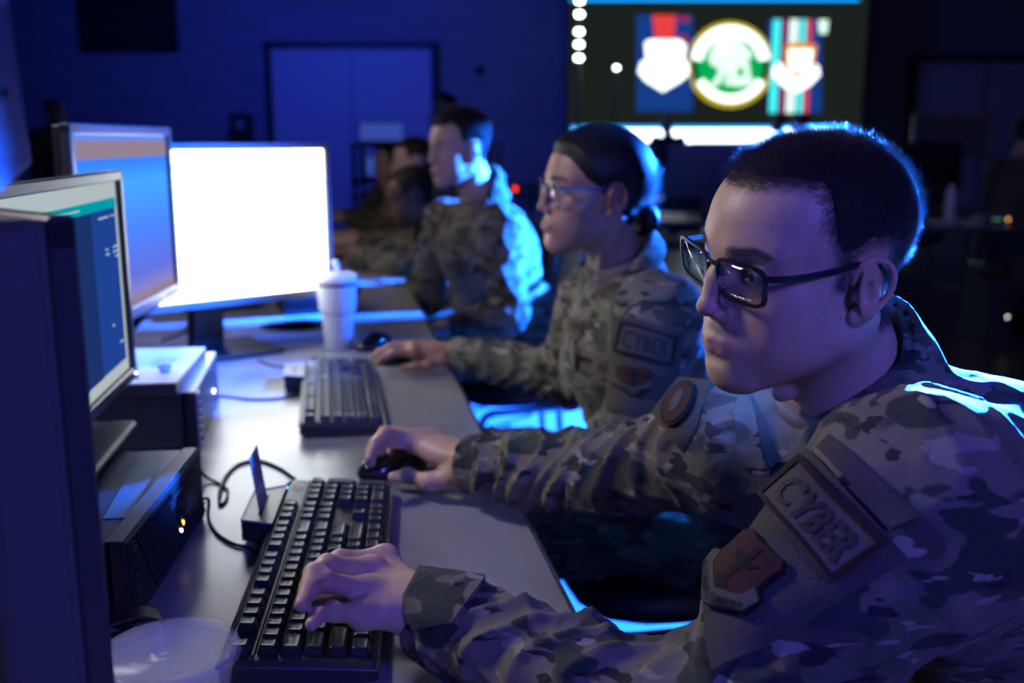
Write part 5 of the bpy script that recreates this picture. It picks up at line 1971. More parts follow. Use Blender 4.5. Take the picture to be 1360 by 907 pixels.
def chair(label, x, y, rz, group=None):
    """stackable padded chair; sitter faces -x locally"""
    t = thing('stacking_chair', label, 'chair', (x, y, 0), rz, group)
    s = MB()
    n = 24
    out = []
    for k in range(n):
        a = 2 * math.pi * k / n
        ca, sa = math.cos(a), math.sin(a); rr = (abs(ca) ** 4 + abs(sa) ** 4) ** -0.25
        out.append((rr * ca * 0.225, rr * sa * 0.225))
    rings = [(0.94, 0.415), (1.0, 0.425), (1.0, 0.445), (0.93, 0.462), (0.6, 0.468)]
    v = [(p[0] * r, p[1] * r, z) for r, z in rings for p in out]
    f = [(i * n + k, i * n + (k + 1) % n, i * n + n + (k + 1) % n, i * n + n + k) for i in range(len(rings) - 1) for k in range(n)]
    f += [tuple(range(n - 1, -1, -1)), tuple((len(rings) - 1) * n + k for k in range(n))]
    s.add(v, f).build('seat', M['seat_pad'], t, True)
    b = MB()
    v = []
    B = [(rr_[1] * 0.95, 0.70 + rr_[0] * 0.64) for rr_ in out]
    for dx, r in ((-0.022, .93), (-0.012, 1.0), (0.012, 1.0), (0.022, .93)):
        for (yy, zz) in B:
            z_ = 0.70 + (zz - 0.70) * r; y_ = yy * r
            v.append((0.235 + dx + (z_ - 0.45) * 0.17 + 0.20 * y_ * y_ * -1.0, y_, z_))
    f = [(i * n + k, i * n + (k + 1) % n, i * n + n + (k + 1) % n, i * n + n + k) for i in range(3) for k in range(n)]
    f += [tuple(range(n - 1, -1, -1)), tuple(3 * n + k for k in range(n))]
    b.add(v, f).build('backrest', M['seat_pad'], t, True)
    R = 0.0115
    bf = MB().tube(spline([(0.20, -0.235, 0.42), (0.24, -0.238, 0.52), (0.275, -0.236, 0.70), (0.30, -0.222, 0.83), (0.312, -0.17, 0.872), (0.316, 0, 0.880), (0.312, 0.17, 0.872), (0.30, 0.222, 0.83), (0.275, 0.236, 0.70), (0.24, 0.238, 0.52), (0.20, 0.235, 0.42)], 5), R, 10)
    bf.build('back_frame', M['chrome'], t, True)
    for sy in (-1, 1):
        for sx in (-1, 1):
            MB().tube(spline([(sx * 0.15, sy * 0.235, 0.410), (sx * 0.20, sy * 0.24, 0.36), (sx * 0.235, sy * 0.245, 0.012)], 5), R, 10).lathe([(0, 0), (0.016, 0), (0.016, 0.02), (0.010, 0.03), (0, 0.03)], (sx * 0.235, sy * 0.245, 0), 12).build('leg', M['chrome'], t, True)
        MB().tube([(-0.17, sy * 0.235, 0.408), (0.205, sy * 0.235, 0.412)], R, 10).build('seat_rail', M['chrome'], t)
    MB().tube([(0.215, -0.24, 0.16), (0.215, 0.24, 0.16)], 0.008, 8).build('stretcher', M['chrome'], t)
    return t


G_ = None
chair('black padded chair under the man in glasses', 0.68, 1.02, math.radians(4))
chair('black padded chair under the woman', 0.31, 1.78, math.radians(10))
chair('black padded chair with blue lit tube frame behind the upright man', 0.03, 3.18, math.radians(16))
chair('black padded chair under the hunched man', -0.13, 4.08, math.radians(6))
chair('black padded chair under the man behind the hunched man', -0.28, 4.80, math.radians(8))
chair('black padded chair at the far end of the table row', -0.50, 5.45, math.radians(8))

# ------------------------------------------------------------------ dark workstations in the right background
def back_table(label, cx, cy, rz, ln=1.8):
    d = np.array([math.cos(rz), math.sin(rz), 0]); n = np.array([-d[1], d[0], 0])
    return table(0, ln, label, None, np.array([cx, cy, 0]) - d * ln / 2 - n * 0.38, d, n)


def back_monitor(label, x, y, rz, lit=None, w=0.52, top=TZ):
    ux = np.array([math.cos(rz), math.sin(rz), 0])
    c = np.array([x, y, 0])
    t = monitor(label, c + ux * w / 2, c - ux * w / 2, w, top + 0.12, top + 0.46, lit or M['scr_off'], bez=0.016, lamp=False)
    return t


def tower_pc(label, x, y, rz, z=0.0):
    t = thing('tower_computer', label, 'computer', (x, y, z), rz)
    MB().box((0, 0.015, 0.20), (0.17, 0.38, 0.40), b=0.006).build('case', M['pc_case'], t)
    MB().box((0, -0.182, 0.20), (0.168, 0.016, 0.396), b=0.006).build('front_bezel', M['bezel'], t)
    MB().box((0, -0.1905, 0.30), (0.14, 0.003, 0.03), b=0.001).build('drive_slot', M['rubber'], t)
    MB().box((0.04, -0.1905, 0.18), (0.008, 0.003, 0.008)).build('power_light', M['white_led'], t)
    return t


p = Zp(1330, 300, TZ)
back_table('dark table with glowing box at the right, behind the man in glasses', p[0] - 0.1, p[1] + 0.3, -0.05)
q = Zp(1332, 298, TZ)
t = thing('network_switch', 'blue lit flat box with a small amber light on the right table', 'box', (q[0], q[1] + 0.10, TZ), 0.0)
MB().box((0, 0, 0.026), (0.20, 0.16, 0.048), b=0.004).build('case', mat('pale blue metal', (0.25, 0.3, 0.5), 0.4), t)
MB().box((0, -0.081, 0.026), (0.19, 0.004, 0.036), b=0.001).build('port_panel', M['black_plastic'], t)
MB().box((0.035, -0.084, 0.028), (0.014, 0.004, 0.012)).build('amber_light', emit_mat('warm light', (1.0, 0.5, 0.15), 2.5), t)
MB().box((-0.03, -0.084, 0.028), (0.05, 0.004, 0.006)).build('green_light', emit_mat('green light', (0.2, 0.7, 0.4), 0.6), t)
for (x, lab) in ((1262, 'left'), (1298, 'right')):
    q2 = Zp(x, 300, TZ)
    t = thing('paper_tray', 'low tray with a warm reflection, %s of two by the glowing box' % lab, 'tray', (q2[0], q2[1] + 0.12, TZ), 0.1)
    MB().box((0, 0, 0.004), (0.10, 0.14, 0.008), b=0.002).build('tray_base', M['bezel'], t)
    mb = MB()
    for sx in (-1, 1): mb.box((sx * 0.049, 0, 0.015), (0.004, 0.14, 0.03), b=0.001)
    mb.box((0, -0.069, 0.015), (0.10, 0.004, 0.03), b=0.001)
    mb.build('tray_wall', M['silver'], t)
q2 = Zp(1256, 292, TZ)
t = thing('water_bottle', 'pale translucent bottle standing on the right table', 'bottle', (q2[0], q2[1] - 0.05, TZ), 0)
MB().lathe([(0, 0), (0.033, 0), (0.035, 0.005), (0.035, 0.14), (0.030, 0.165), (0.016, 0.185), (0.014, 0.20), (0, 0.20)], seg=24).build('bottle_body', mat('pale plastic', (0.5, 0.58, 0.7), 0.3), t, True)
MB().lathe([(0.0165, 0.192), (0.0175, 0.194), (0.0175, 0.212), (0.015, 0.215), (0, 0.215)], seg=20).build('cap', M['white_plastic'], t, True)
tower_pc('dark tower computer under the right table, left one', p[0] - 0.45, p[1] + 0.35, 0.1)
tower_pc('dark tower computer under the right table, right one', p[0] + 0.15, p[1] + 0.38, -0.05)
back_table('dark table in the second row at the right back', 2.55, 7.35, 0.02)
back_table('dark table in the third row at the centre back', 1.35, 8.4, 0.0)
back_table('dark table at the centre back behind the bun of the woman', 0.75, 6.4, 0.04)
back_monitor('dark monitor on the second row table, nearest the seated head', 2.05, 7.3, 0.05)
back_monitor('dark monitor on the second row table at its right end', 3.0, 7.32, -0.05)
back_monitor('dark monitor on the third row table, left one', 0.95, 8.35, 0.05)
back_monitor('dark monitor on the third row table, right one', 1.75, 8.38, -0.04)
back_monitor('dark monitor on the table behind the bun of the woman', 0.60, 6.4, 0.12)
back_monitor('dark monitor beside the bun of the woman, right one on that table', 1.25, 6.42, -0.1)
chair('black chair at the right back beside the glowing box table', 3.05, 4.9, math.radians(-95))
chair('black chair in front of the second row table', 1.95, 6.75, math.radians(-88))
chair('black chair in front of the third row table', 1.3, 7.6, math.radians(-92))
chair('black chair in front of the centre back table', 1.55, 5.75, math.radians(-85))
t = thing('storage_bin', 'dark blue plastic bin on the floor at the right edge', 'bin', (2.45, 4.0, 0), 0.1)
mb = MB()
W_, D_, H_ = 0.42, 0.32, 0.26
mb.box((0, 0, 0.006), (W_ - .02, D_ - .02, 0.012))
for sx in (-1, 1): mb.box((sx * (W_ / 2 - .008), 0, H_ / 2), (0.012, D_ - .02, H_), b=0.003)
for sy in (-1, 1): mb.box((0, sy * (D_ / 2 - .008), H_ / 2), (W_ - .02, 0.012, H_), b=0.003)
mb.build('bin_wall', mat('dark blue plastic', (0.01, 0.012, 0.10), 0.4), t)
MB().box((0, 0, H_ + 0.008), (W_ + 0.01, D_ + 0.01, 0.018), b=0.004).build('lid', mat('blue lid plastic', (0.012, 0.015, 0.12), 0.4), t)
q = Yp(1262, 205, 9.7)
t = thing('whiteboard', 'grey mobile whiteboard at the right back above the seated head', 'board', (q[0], 9.7, 0), 0.0)
a, b = Yp(1216, 150, 9.7), Yp(1312, 206, 9.7)
w_, h_ = b[0] - a[0], a[2] - b[2]
MB().box((0, 0, (a[2] + b[2]) / 2), (w_, 0.02, h_), b=0.004).build('board_panel', mat('grey board', (0.22, 0.22, 0.25), 0.5), t)
mb = MB()
for sx in (-1, 1): mb.box((sx * (w_ / 2 + .01), 0, (a[2] + b[2]) / 2), (0.03, 0.035, h_ + .04), b=0.006)
for z in (a[2], b[2]): mb.box((0, 0, z), (w_ + .05, 0.035, 0.03), b=0.006)
mb.build('board_frame', M['silver'], t)
for sx in (-1, 1):
    MB().box((sx * (w_ / 2 + .01), 0.02, b[2] / 2), (0.03, 0.03, b[2]), b=0.005).box((sx * (w_ / 2 + .01), 0.02, 0.03), (0.04, 0.5, 0.04), b=0.008).build('leg', M['dark_steel'], t)

# ------------------------------------------------------------------ rack with screens in front of the pale door
a, b = Yp(472, 193, 8.0), Yp(543, 193, 8.0)
t = thing('equipment_cart', 'dark open cart standing in front of the pale door', 'cart', ((a[0] + b[0]) / 2, 8.0, 0), 0.0)
w_ = b[0] - a[0]; zt = a[2]
for sx in (-1, 1):
    for sy in (-.22, .22): MB().box((sx * (w_ / 2 - .02), sy, zt / 2), (0.035, 0.035, zt), b=0.004).build('post', M['door_frame'], t)
for z in (0.10, 0.55, 0.90, zt): MB().box((0, 0, z), (w_ + 0.02, 0.50, 0.03), b=0.005).build('shelf', M['door_frame'], t)
c = Yp(507, 192, 7.9)
M['scr_dim'] = emit_mat('dim blue page on screen', (0.06, 0.12, 0.65), 0.55)
t = monitor('small blue screen on top of the dark cart', np.array([b[0] - .02, 7.9, 0]), np.array([a[0] + .04, 7.9, 0]), w_ - 0.06, zt + 0.02, zt + 0.185, M['scr_dim'], bez=0.012, top_z=zt + 0.015, base=(0.2, 0.18), back=0.02)
t = monitor('screen on the middle shelf of the dark cart', np.array([b[0] - .04, 7.92, 0]), np.array([a[0] + .06, 7.92, 0]), w_ - 0.12, 0.93, 1.10, M['scr_dim'], bez=0.012, top_z=0.916, base=(0.18, 0.16), back=0.02)
# equipment behind the upright man with a red light
back_table('dark table with the red light, behind the upright man', -0.50, 9.0, 0.0)
q = Yp(684, 247, 8.6)
t = thing('amplifier', 'dark flat box with a small red light, between the upright man and the woman', 'box', (q[0], 8.75, TZ), 0)
MB().box((0, 0, 0.06), (0.42, 0.30, 0.11), b=0.005).build('case', M['black_plastic'], t)
MB().box((0, -0.152, 0.06), (0.40, 0.005, 0.09), b=0.001).build('front_panel', M['bezel'], t)
MB().box((0, -0.157, 0.07), (0.03, 0.006, 0.03), b=0.002).build('red_light', emit_mat('red light', (1.0, 0.03, 0.02), 4.0), t)
back_monitor('dark monitor left of the red light box', -0.95, 9.0, 0.0)
back_monitor('dark monitor at the left end of the red light table', -0.35, 9.05, 0.05)
# ------------------------------------------------------------------ man in front: glasses, left hand typing, right hand on the mouse
rz = np.array(Matrix.Rotation(math.radians(7), 3, 'Z'))
H1R = rz @ np.array([[-0.961, 0.272, -0.058], [-0.259, -0.950, -0.173], [-0.102, -0.151, 0.983]])
H1T = np.array([0.265, 0.895, 1.121])
f1, g1 = pose(H1R, H1T)
man = figure('person', 'man in the foreground with black framed glasses typing on the nearest keyboard', (0.70, 1.02, 0))
J1 = dict(pelvis=D(1395, 800, 1.02), chest=np.array([0.475, 0.95, 0.78]), neck=f1(np.array([[-0.075, 0, -0.16]]))[0],
          lsh=D(1211, 664, 0.77), rsh=D(990, 592, 1.05), shr=0.056, rdrop=0.015, rthin=0.88, lel=D(944, 985, 0.75), rel=D(812, 632, 1.2),
          lwr=D(573, 818, 0.90), rwr=D(628, 616, 1.325), fwd=H1R[:, 0], collar=(0.66, 0.36))
J1['pelvis'] = np.array([0.70, 1.02, 0.58])
man.location = (0.70, 1.02, 0)
hs1 = head_sdf('m', top=0.90, nose=0.95, neck_to=(-7.5, 0, -17))
V, Q = surface(hs1, (-.13, -.10, -.17), (.125, .10, .125), 0.0016)
V = relax(V, Q, 1, .4)
def seen_at(Vw, px):
    d = (Vw - CC) @ CF
    X = 680 + FPX * Vw[:, 0] / d; Y_ = 453.5 - FPX * ((Vw - CC) @ CU) / d
    k = np.argsort((X - px[0]) ** 2 + (Y_ - px[1]) ** 2)[:14]
    return k[np.argmin(d[k])]
moles1 = []
for (mx, my, st, r) in ((1061, 414, .5, .14), (1118, 424, .9, .22), (1010, 469, .7, .16), (1049, 528, .6, .15), (1066, 484, .4, .13), (1038, 277, .45, .18), (1052, 420, .4, .1), (1036, 402, .4, .12), (1019, 432, .4, .1), (1072, 398, .35, .1), (985, 420, .3, .12)):
    i = seen_at(f1(V), (mx, my))
    moles1.append((*(V[i] * 100), st, r))
hair1 = [(8.6, 7.0), (7.4, 7.0), (6.0, 7.45), (4.6, 7.45), (3.3, 7.2), (3.35, 6.2), (3.7, 4.7), (3.3, 3.2), (2.5, 1.6), (2.1, 0.2), (1.9, -1.4), (0.9, -1.5), (1.0, 0.3), (0.5, 1.9), (-0.9, 2.5), (-2.5, 2.2), (-3.4, 0.4), (-3.3, -2.5), (-3.4, -5.2), (-5.0, -6.6), (-7.5, -6.6), (-14, -6), (-14, 16), (12, 16), (11, 8)]
T = head_tint(V, stubble=0.6, moles=moles1, lipk=0.75)
hr_ = hair_region(hair1)(V) + 0.004 * vnoise(V * 200)
T[:, 1] = np.maximum(T[:, 1], 0.95 * sstep(-0.007, 0.006, hr_) * ((V[:, 2] > 0.021) | (np.abs(V[:, 1]) < 0.0765)))
# hands
def left_hand():
    s = SDF()
    w = Zp(566, 812, 0.806)
    mc = [Zp(512, 742, .828), Zp(495, 757, .833), Zp(488, 784, .829), Zp(479, 816, .818)]
    pi = [reach(452, 745, mc[0], .046), reach(435, 752, mc[1], .050), reach(431, 772, mc[2], .047), reach(441, 812, mc[3], .037)]
    ti = [reach(418, 766, pi[0], .046), reach(409, 776, pi[1], .050), reach(401, 803, pi[2], .046), reach(414, 829, pi[3], .034)]
    th = [w + np.array([-.02, .035, -.004]), w + np.array([-.058, .062, -.010]), w + np.array([-.090, .068, -.016]), w + np.array([-.115, .066, -.022])]
    hand_sdf(s, w, mc, pi, ti, th, elbow=J1['lel'])
    return s, np.array([w] + mc + pi + ti + th)
def right_hand():
    s = SDF()
    w = Zp(628, 620, .790)
    mc = [Zp(551, 588, .808), Zp(559, 582, .811), Zp(570, 580, .805), Zp(580, 582, .797)]
    pi = [reach(505, 586, mc[0], .050), reach(512, 576, mc[1], .056), reach(524, 575, mc[2], .050), reach(534, 578, mc[3], .040)]
    ti = [reach(492, 615, pi[0], .044), reach(491, 609, pi[1], .050), reach(505, 600, pi[2], .044), reach(518, 600, pi[3], .034)]
    th = [Zp(600, 634, .775), Zp(570, 640, .768), Zp(543, 632, .765), Zp(522, 634, .760)]
    hand_sdf(s, w, mc, pi, ti, th, elbow=J1['rel'])
    return s, np.array([w] + mc + pi + ti + th)
parts = [(f1(V), Q, T)]
for fn in (left_hand, right_hand):
    s, pt = fn()
    v, q = surface(s, pt.min(0) - 0.075, pt.max(0) + 0.075, 0.0017, 8)
    v = relax(v, q, 1, 0.4)
    t = np.zeros((len(v), 3))
    for p in pt[1:9]:
        t[:, 2] = np.maximum(t[:, 2], 0.35 * np.exp(-(((v - p) ** 2).sum(1)) / 0.00012))
    for p in pt[9:13]:
        t[:, 2] = np.maximum(t[:, 2], 0.5 * np.exp(-(((v - p) ** 2).sum(1)) / 0.0002))
    parts.append((v, q, t))
s = SDF(); arm_core(s, J1)
v, q = surface(s, np.array([J1[k] for k in J1 if k not in ('fwd', 'collar', 'shr', 'rdrop', 'rthin')]).min(0) - .15, np.array([J1[k] for k in J1 if k not in ('fwd', 'collar', 'shr', 'rdrop', 'rthin')]).max(0) + .15, 0.011)
parts.append((v, q, None))
VB, QB, TB = join_np(parts)
body1 = world_mesh('body', VB, QB, M['skin_light'], man, TB)
for g in (1, -1):
    v, f, mi = eye_mesh((.0705, .032 * g, 0), look=(1, -0.08, -0.10))
    mb = MB(); mb.v = [tuple(p - np.array(man.location)) for p in f1(np.array(v))]; mb.f = f; mb.m = mi
    mb.build('eye', [M['sclera'], M['iris_green'], M['pupil']], man, True)
loc1 = np.array(man.location)
glasses(man, lambda p: f1(p) - loc1, (M['frame_black'], M['lens']))
short_hair(man, V, Q, f1, hs1, hair1, 42000, M['hair_dark'], M['strand'], top_len=0.009, side_len=0.0045, loc=loc1, cap_k=0.30, rad=0.00015, edge=0.005)
brows(man, V, Q, f1, M['strand'], loc=loc1)
# clothes
VJ, QJ, sj = build_uniform(man, J1, M, h=0.0036, seed=0.0, neck=(f1(np.array([[-.022, 0, -.055]]))[0], f1(np.array([[-.072, 0, -.165]]))[0], 0.064), cuff=0.043, sleeve=(0.074, 0.064, 0.056, 0.048), torso=(0.17, 0.142, 0.062),
                           extra=lambda s: (s.cap(np.array(J1['neck']) + [0.035, 0, -0.045], D(1352, 672, 0.95), 0.078, 0.118, 0.05), s.cap(np.array(J1['lsh']) + [0.03, 0.03, 0.0], D(1352, 700, 0.90), 0.06, 0.10, 0.06), s.cap(np.array(J1['lsh']) + [0.0, 0.02, 0.0], np.array(J1['neck']) + [0.05, 0, -0.06], 0.052, 0.06, 0.05)))
jacket1 = world_mesh('jacket', VJ, QJ, M['camo'], man)

# undershirt at the throat
def tee(root, a, b, r, f=None):
    s = SDF()
    a = np.array(a); b = np.array(b); up = _u(a - b)
    s.cap(a, b - up * 0.04, r, r + 0.012)
    mid = b + up * 0.012
    s.fn(lambda p: (p - mid) @ up - 0.0, b, 3, 0.004, '&')
    v, q = surface(s, np.minimum(a, b) - 0.13, np.maximum(a, b) + 0.13, 0.005)
    return world_mesh('undershirt', v, q, M['tee'], root)
tee(man, f1(np.array([[-.022, 0, -.055]]))[0], f1(np.array([[-.058, 0, -.145]]))[0], 0.060)


def patch_set(root, bv, cyber, shield, panel=None, flag=None, cy_uv=(36, 18)):
    """sleeve patches: loop panel, name patch with letters, unit shield"""
    if panel is not None:
        mb = MB(); d = dp_ = Decal(bv, panel, 0.0040, 5)
        decal_grid(mb, d, 30, 22, 0.0, 0.0022)
        o = mb.build('loop_panel', M['velcro'], root); smooth_angle(o, 60); bake(o, root)
    if flag is not None:
        mb = MB(); d = Decal(bv, flag, 0.004, 4)
        decal_grid(mb, d, 16, 6, 0.0, 0.0025)
        o = mb.build('small_loop_strip', M['velcro'], root); bake(o, root)
    d = SubDecal(dp_, cyber, 0.0060)
    mb = MB()
    decal_grid(mb, d, 32, 16, 0.0, 0.0020, 0)
    decal_grid(mb, d, 64, 32, 0.0, 0.0036, 1, lambda u, v: u < 0.045 or u > 0.955 or v < 0.08 or v > 0.92)
    decal_text(mb, d, 'CYBER', 0.10, 0.90, 0.20, 0.80, 0.0034, 2, 0.026)
    o = mb.build('name_patch', [M['patch_tan'], M['patch_brown'], M['patch_letter']], root); bake(o, root)
    o['label'] = 'tan patch lettered CYBER'
    d = SubDecal(dp_, shield, 0.0060)
    top = [(0.20, 0.0), (0.36, 0.05), (0.64, 0.05), (0.80, 0.0), (0.90, 0.10), (0.86, 0.30), (0.88, 0.52), (0.80, 0.72), (0.5, 0.92), (0.20, 0.72), (0.12, 0.52), (0.14, 0.30), (0.10, 0.10)]
    scroll = [(0.0, 0.50), (0.14, 0.44), (0.20, 0.60), (0.5, 0.76), (0.80, 0.60), (0.86, 0.44), (1.0, 0.50), (0.96, 0.70), (0.5, 1.0), (0.04, 0.70)]
    it = decal_poly(mb, d, top, 0); isc = decal_poly(mb, d, scroll, 0)
    mb = MB()
    gr = lambda ins, off, th, mi: decal_grid(mb, d, 44, 44, off, th, mi, ins)
    gr(Poly(top, 0.035), 0, 0.0016, 2)
    gr(Poly(scroll, 0.035), 0, 0.0020, 2)
    gr(it, 0, 0.0026, 0)
    gr(isc, 0, 0.0032, 1)
    sword = decal_poly(mb, d, [(0.47, 0.10), (0.53, 0.10), (0.54, 0.30), (0.70, 0.26), (0.62, 0.36), (0.54, 0.38), (0.53, 0.60), (0.62, 0.64), (0.5, 0.74), (0.38, 0.64), (0.47, 0.60), (0.46, 0.38), (0.38, 0.36), (0.30, 0.26), (0.46, 0.30)], 0)
    gr(sword, 0, 0.0034, 2)
    for (word, a0, a1) in (('AIR COMBAT', 0.06, 0.50), ('COMMAND', 0.52, 0.94)):
        v, f = text_mesh(word, 1.0, 0.02, res=1)
        A = np.array(v); lo, hi = A.min(0), A.max(0)
        out = []
        for p in A:
            u = a0 + (a1 - a0) * (p[0] - lo[0]) / (hi[0] - lo[0])
            base = 0.66 + 0.24 * (1 - abs(u - 0.5) / 0.5)
            w = base + 0.02 - 0.13 * ((p[1] - lo[1]) / (hi[1] - lo[1]) - 0.3)
            out.append(d(u, w, 0.0040))
        mb.add(out, f, 2)
    o = mb.build('unit_patch', [M['patch_rust'], M['patch_tan'], M['patch_black']], root); bake(o, root)
    o['label'] = 'rust and tan shield patch'


def bake(o, root):
    b = Vector(root.location)
    for v in o.data.vertices: v.co -= b


M['patch_letter'] = mat('dark red brown lettering', (0.022, 0.009, 0.007), 0.8, bump=0.5, bscale=900)
bvj = bvh_of(VJ, QJ)
patch_set(man, bvj, [(1079, 616), (1176, 723), (1107, 774), (1023, 665)],
          [(1008, 706), (1056, 765), (975, 842), (932, 778)],
          panel=[(1078, 600), (1200, 742), (945, 900), (938, 800)], flag=[(1108, 582), (1222, 687), (1186, 706), (1092, 600)])
# collar leaves and front edge over the chest
for nm, pg in (('collar_leaf', [(985, 518), (974, 552), (988, 652), (1030, 646), (1014, 606), (1003, 545)]),):
    xs = [q[0] for q in pg]; ys = [q[1] for q in pg]
    x0_, x1_, y0_, y1_ = min(xs), max(xs), min(ys), max(ys)
    d = Decal(bvj, [(x0_, y0_), (x1_, y0_), (x1_, y1_), (x0_, y1_)], 0.002, 3)
    uv = [((q[0] - x0_) / (x1_ - x0_), (q[1] - y0_) / (y1_ - y0_)) for q in pg]
    mb = MB(); decal_grid(mb, d, 56, 56, 0.0, 0.005, 0, decal_poly(mb, d, uv, 0))
    o = mb.build(nm, [M['camo']], man); bake(o, man); smooth_angle(o, 60)
# buttoned tab on the left cuff
mb = MB(); d = Decal(bvj, [(533, 755), (648, 755), (648, 836), (533, 836)], 0.003)
tabp_ = [(0.22, 0.04), (0.98, 0.20), (0.62, 0.90), (0.18, 0.98), (0.02, 0.60)]
decal_grid(mb, d, 40, 32, 0.0, 0.0035, 0, decal_poly(mb, d, tabp_, 0))
o = mb.build('cuff_tab', [M['camo']], man); bake(o, man); smooth_angle(o, 50)
# right sleeve: loop panel and oval patch
mb = MB(); d = dq_ = Decal(bvj, [(903, 502), (948, 508), (912, 602), (868, 550)], 0.002)
decal_grid(mb, d, 16, 16, 0.0, 0.0022)
o = mb.build('loop_panel', M['velcro'], man); bake(o, man)
mb = MB(); d = SubDecal(dq_, [(902, 510), (938, 512), (912, 572), (876, 560)], 0.0045)
decal_grid(mb, d, 28, 28, 0, 0.0022, 1, Oval(.5, .5))
decal_grid(mb, d, 28, 28, 0, 0.0034, 0, Oval(.43, .43))
decal_grid(mb, d, 28, 28, 0, 0.0042, 2, Oval(.14, .24))
o = mb.build('oval_patch', [M['patch_rust'], M['patch_black'], M['patch_tan']], man); bake(o, man)
# ------------------------------------------------------------------ generic hands, woman, and the other people of the row
def hand_pose(wrist, fwd, up, thumb, curl=0.35, g=1.0):
    """thumb: unit-ish direction of the thumb side"""
    f = _u(fwd); u = np.array(up, float); u = _u(u - f * (u @ f)); s = np.array(thumb, float); s = _u(s - f * (s @ f) - u * (s @ u))
    w = np.array(wrist)
    P = lambda x, y, z: w + g * (f * x + s * y + u * z)
    mc = [P(.088, .028, .006), P(.092, .007, .010), P(.087, -.014, .007), (P(.078, -.032, .001))]
    ln = [(.042, .044), (.047, .048), (.043, .046), (.034, .036)]
    pi = []; ti = []
    for m, (a, b), sp in zip(mc, ln, (.10, .02, -.06, -.16)):
        d1 = _u(f + s * sp - u * curl * 0.25); d2 = _u(f * (1 - curl * .4) + s * sp * .5 - u * curl * 1.6)
        pi.append(m + d1 * a * g); ti.append(m + d1 * a * g + d2 * b * g)
    th = [P(.025, .030, -.006), P(.055, .045, -.014), P(.083, .050, -.018), P(.105, .046, -.024)]
    return w, mc, pi, ti, th, u


def person_body(root, hs, tf, V, Q, T, J, m, hands, h_hand=0.0026, g=1.0, core=True, h_core=0.014):
    parts = [(tf(V), Q, T)]
    for sd, hp in hands.items():
        w, mc, pi, ti, th, u = hp
        s = SDF(); hand_sdf(s, w, mc, pi, ti, th, u, g, elbow=J[sd + 'el'])
        pt = np.array([w] + list(mc) + list(pi) + list(ti) + list(th))
        v, q = surface(s, pt.min(0) - .075, pt.max(0) + .075, h_hand, 8)
        t = np.zeros((len(v), 3))
        for p in ti: t[:, 2] = np.maximum(t[:, 2], 0.4 * np.exp(-(((v - p) ** 2).sum(1)) / 0.0002))
        parts.append((relax(v, q, 1, .4), q, t))
    s = SDF(); arm_core(s, J, g=g * 0.95)
    pts = np.array([J[k] for k in ('pelvis', 'chest', 'neck', 'lsh', 'rsh', 'lel', 'rel', 'lwr', 'rwr')])
    v, q = surface(s, pts.min(0) - .15, pts.max(0) + .15, h_core)
    parts.append((v, q, None))
    a, b, c = join_np(parts)
    return world_mesh('body', a, b, m, root, c)


def eyes(root, tf, look, iris):
    for g in (1, -1):
        v, f, mi = eye_mesh((.0705, .032 * g, 0), look=look, seg=16)
        mb = MB(); mb.v = [tuple(p - np.array(root.location)) for p in tf(np.array(v))]; mb.f = f; mb.m = mi
        mb.build('eye', [M['sclera'], M[iris], M['pupil']], root, True)


# ---- woman
f2, g2 = pose(np.array([[-0.960, 0.279, 0.030], [-0.280, -0.959, -0.049], [0.015, -0.055, 0.998]]), (0.146, 1.747, 1.138), 0.94)
woman = figure('person', 'woman with dark hair in a low bun and glasses, in camouflage uniform', (0.32, 1.78, 0))
J2 = dict(pelvis=np.array([0.32, 1.79, 0.57]), chest=np.array([0.235, 1.775, 0.84]), neck=f2(np.array([[-.062, 0, -.165]]))[0], lsh=D(872, 417, 1.62), rsh=D(790, 402, 1.92), shr=0.052,
          lel=D(846, 560, 1.58), rel=D(752, 500, 1.98), lwr=D(762, 622, 1.62), rwr=D(604, 471, 2.10), fwd=np.array([-.96, -.28, 0]), collar=(0.60, 0.42))
hs2 = head_sdf('f', top=0.92, nose=0.92, lips=1.35, jaw=0.92, neck_r=(4.7, 5.2), neck_to=(-6.5, 0, -18))
V2, Q2 = surface(hs2, (-.13, -.10, -.17), (.125, .10, .125), 0.0024)
V2 = relax(V2, Q2, 1, .4)
T2 = head_tint(V2, 0.0, brow=0.9, lipk=1.0)
hw = J2['rwr']
hp2 = hand_pose(hw, Zp(520, 463, .79) - hw, (0.05, -0.1, 1), (-.3, -1, 0), 0.42, 0.97)
lw2 = J2['lwr']
hl2 = hand_pose(lw2, (-1, .1, -.15), (0, 0, 1), (0, 1, 0), 0.3, 0.95)
person_body(woman, hs2, f2, V2, Q2, T2, J2, M['skin_brown'], dict(r=hp2, l=hl2), 0.0024, 0.92)
eyes(woman, f2, (1, 0.0, -0.05), 'iris_brown')
loc2 = np.array(woman.location)
glasses(woman, lambda p: f2(p) - loc2, (M['frame_purple'], M['lens']), w=5.0, h=3.9, square=3.0, thick=0.15, cz=-0.6)
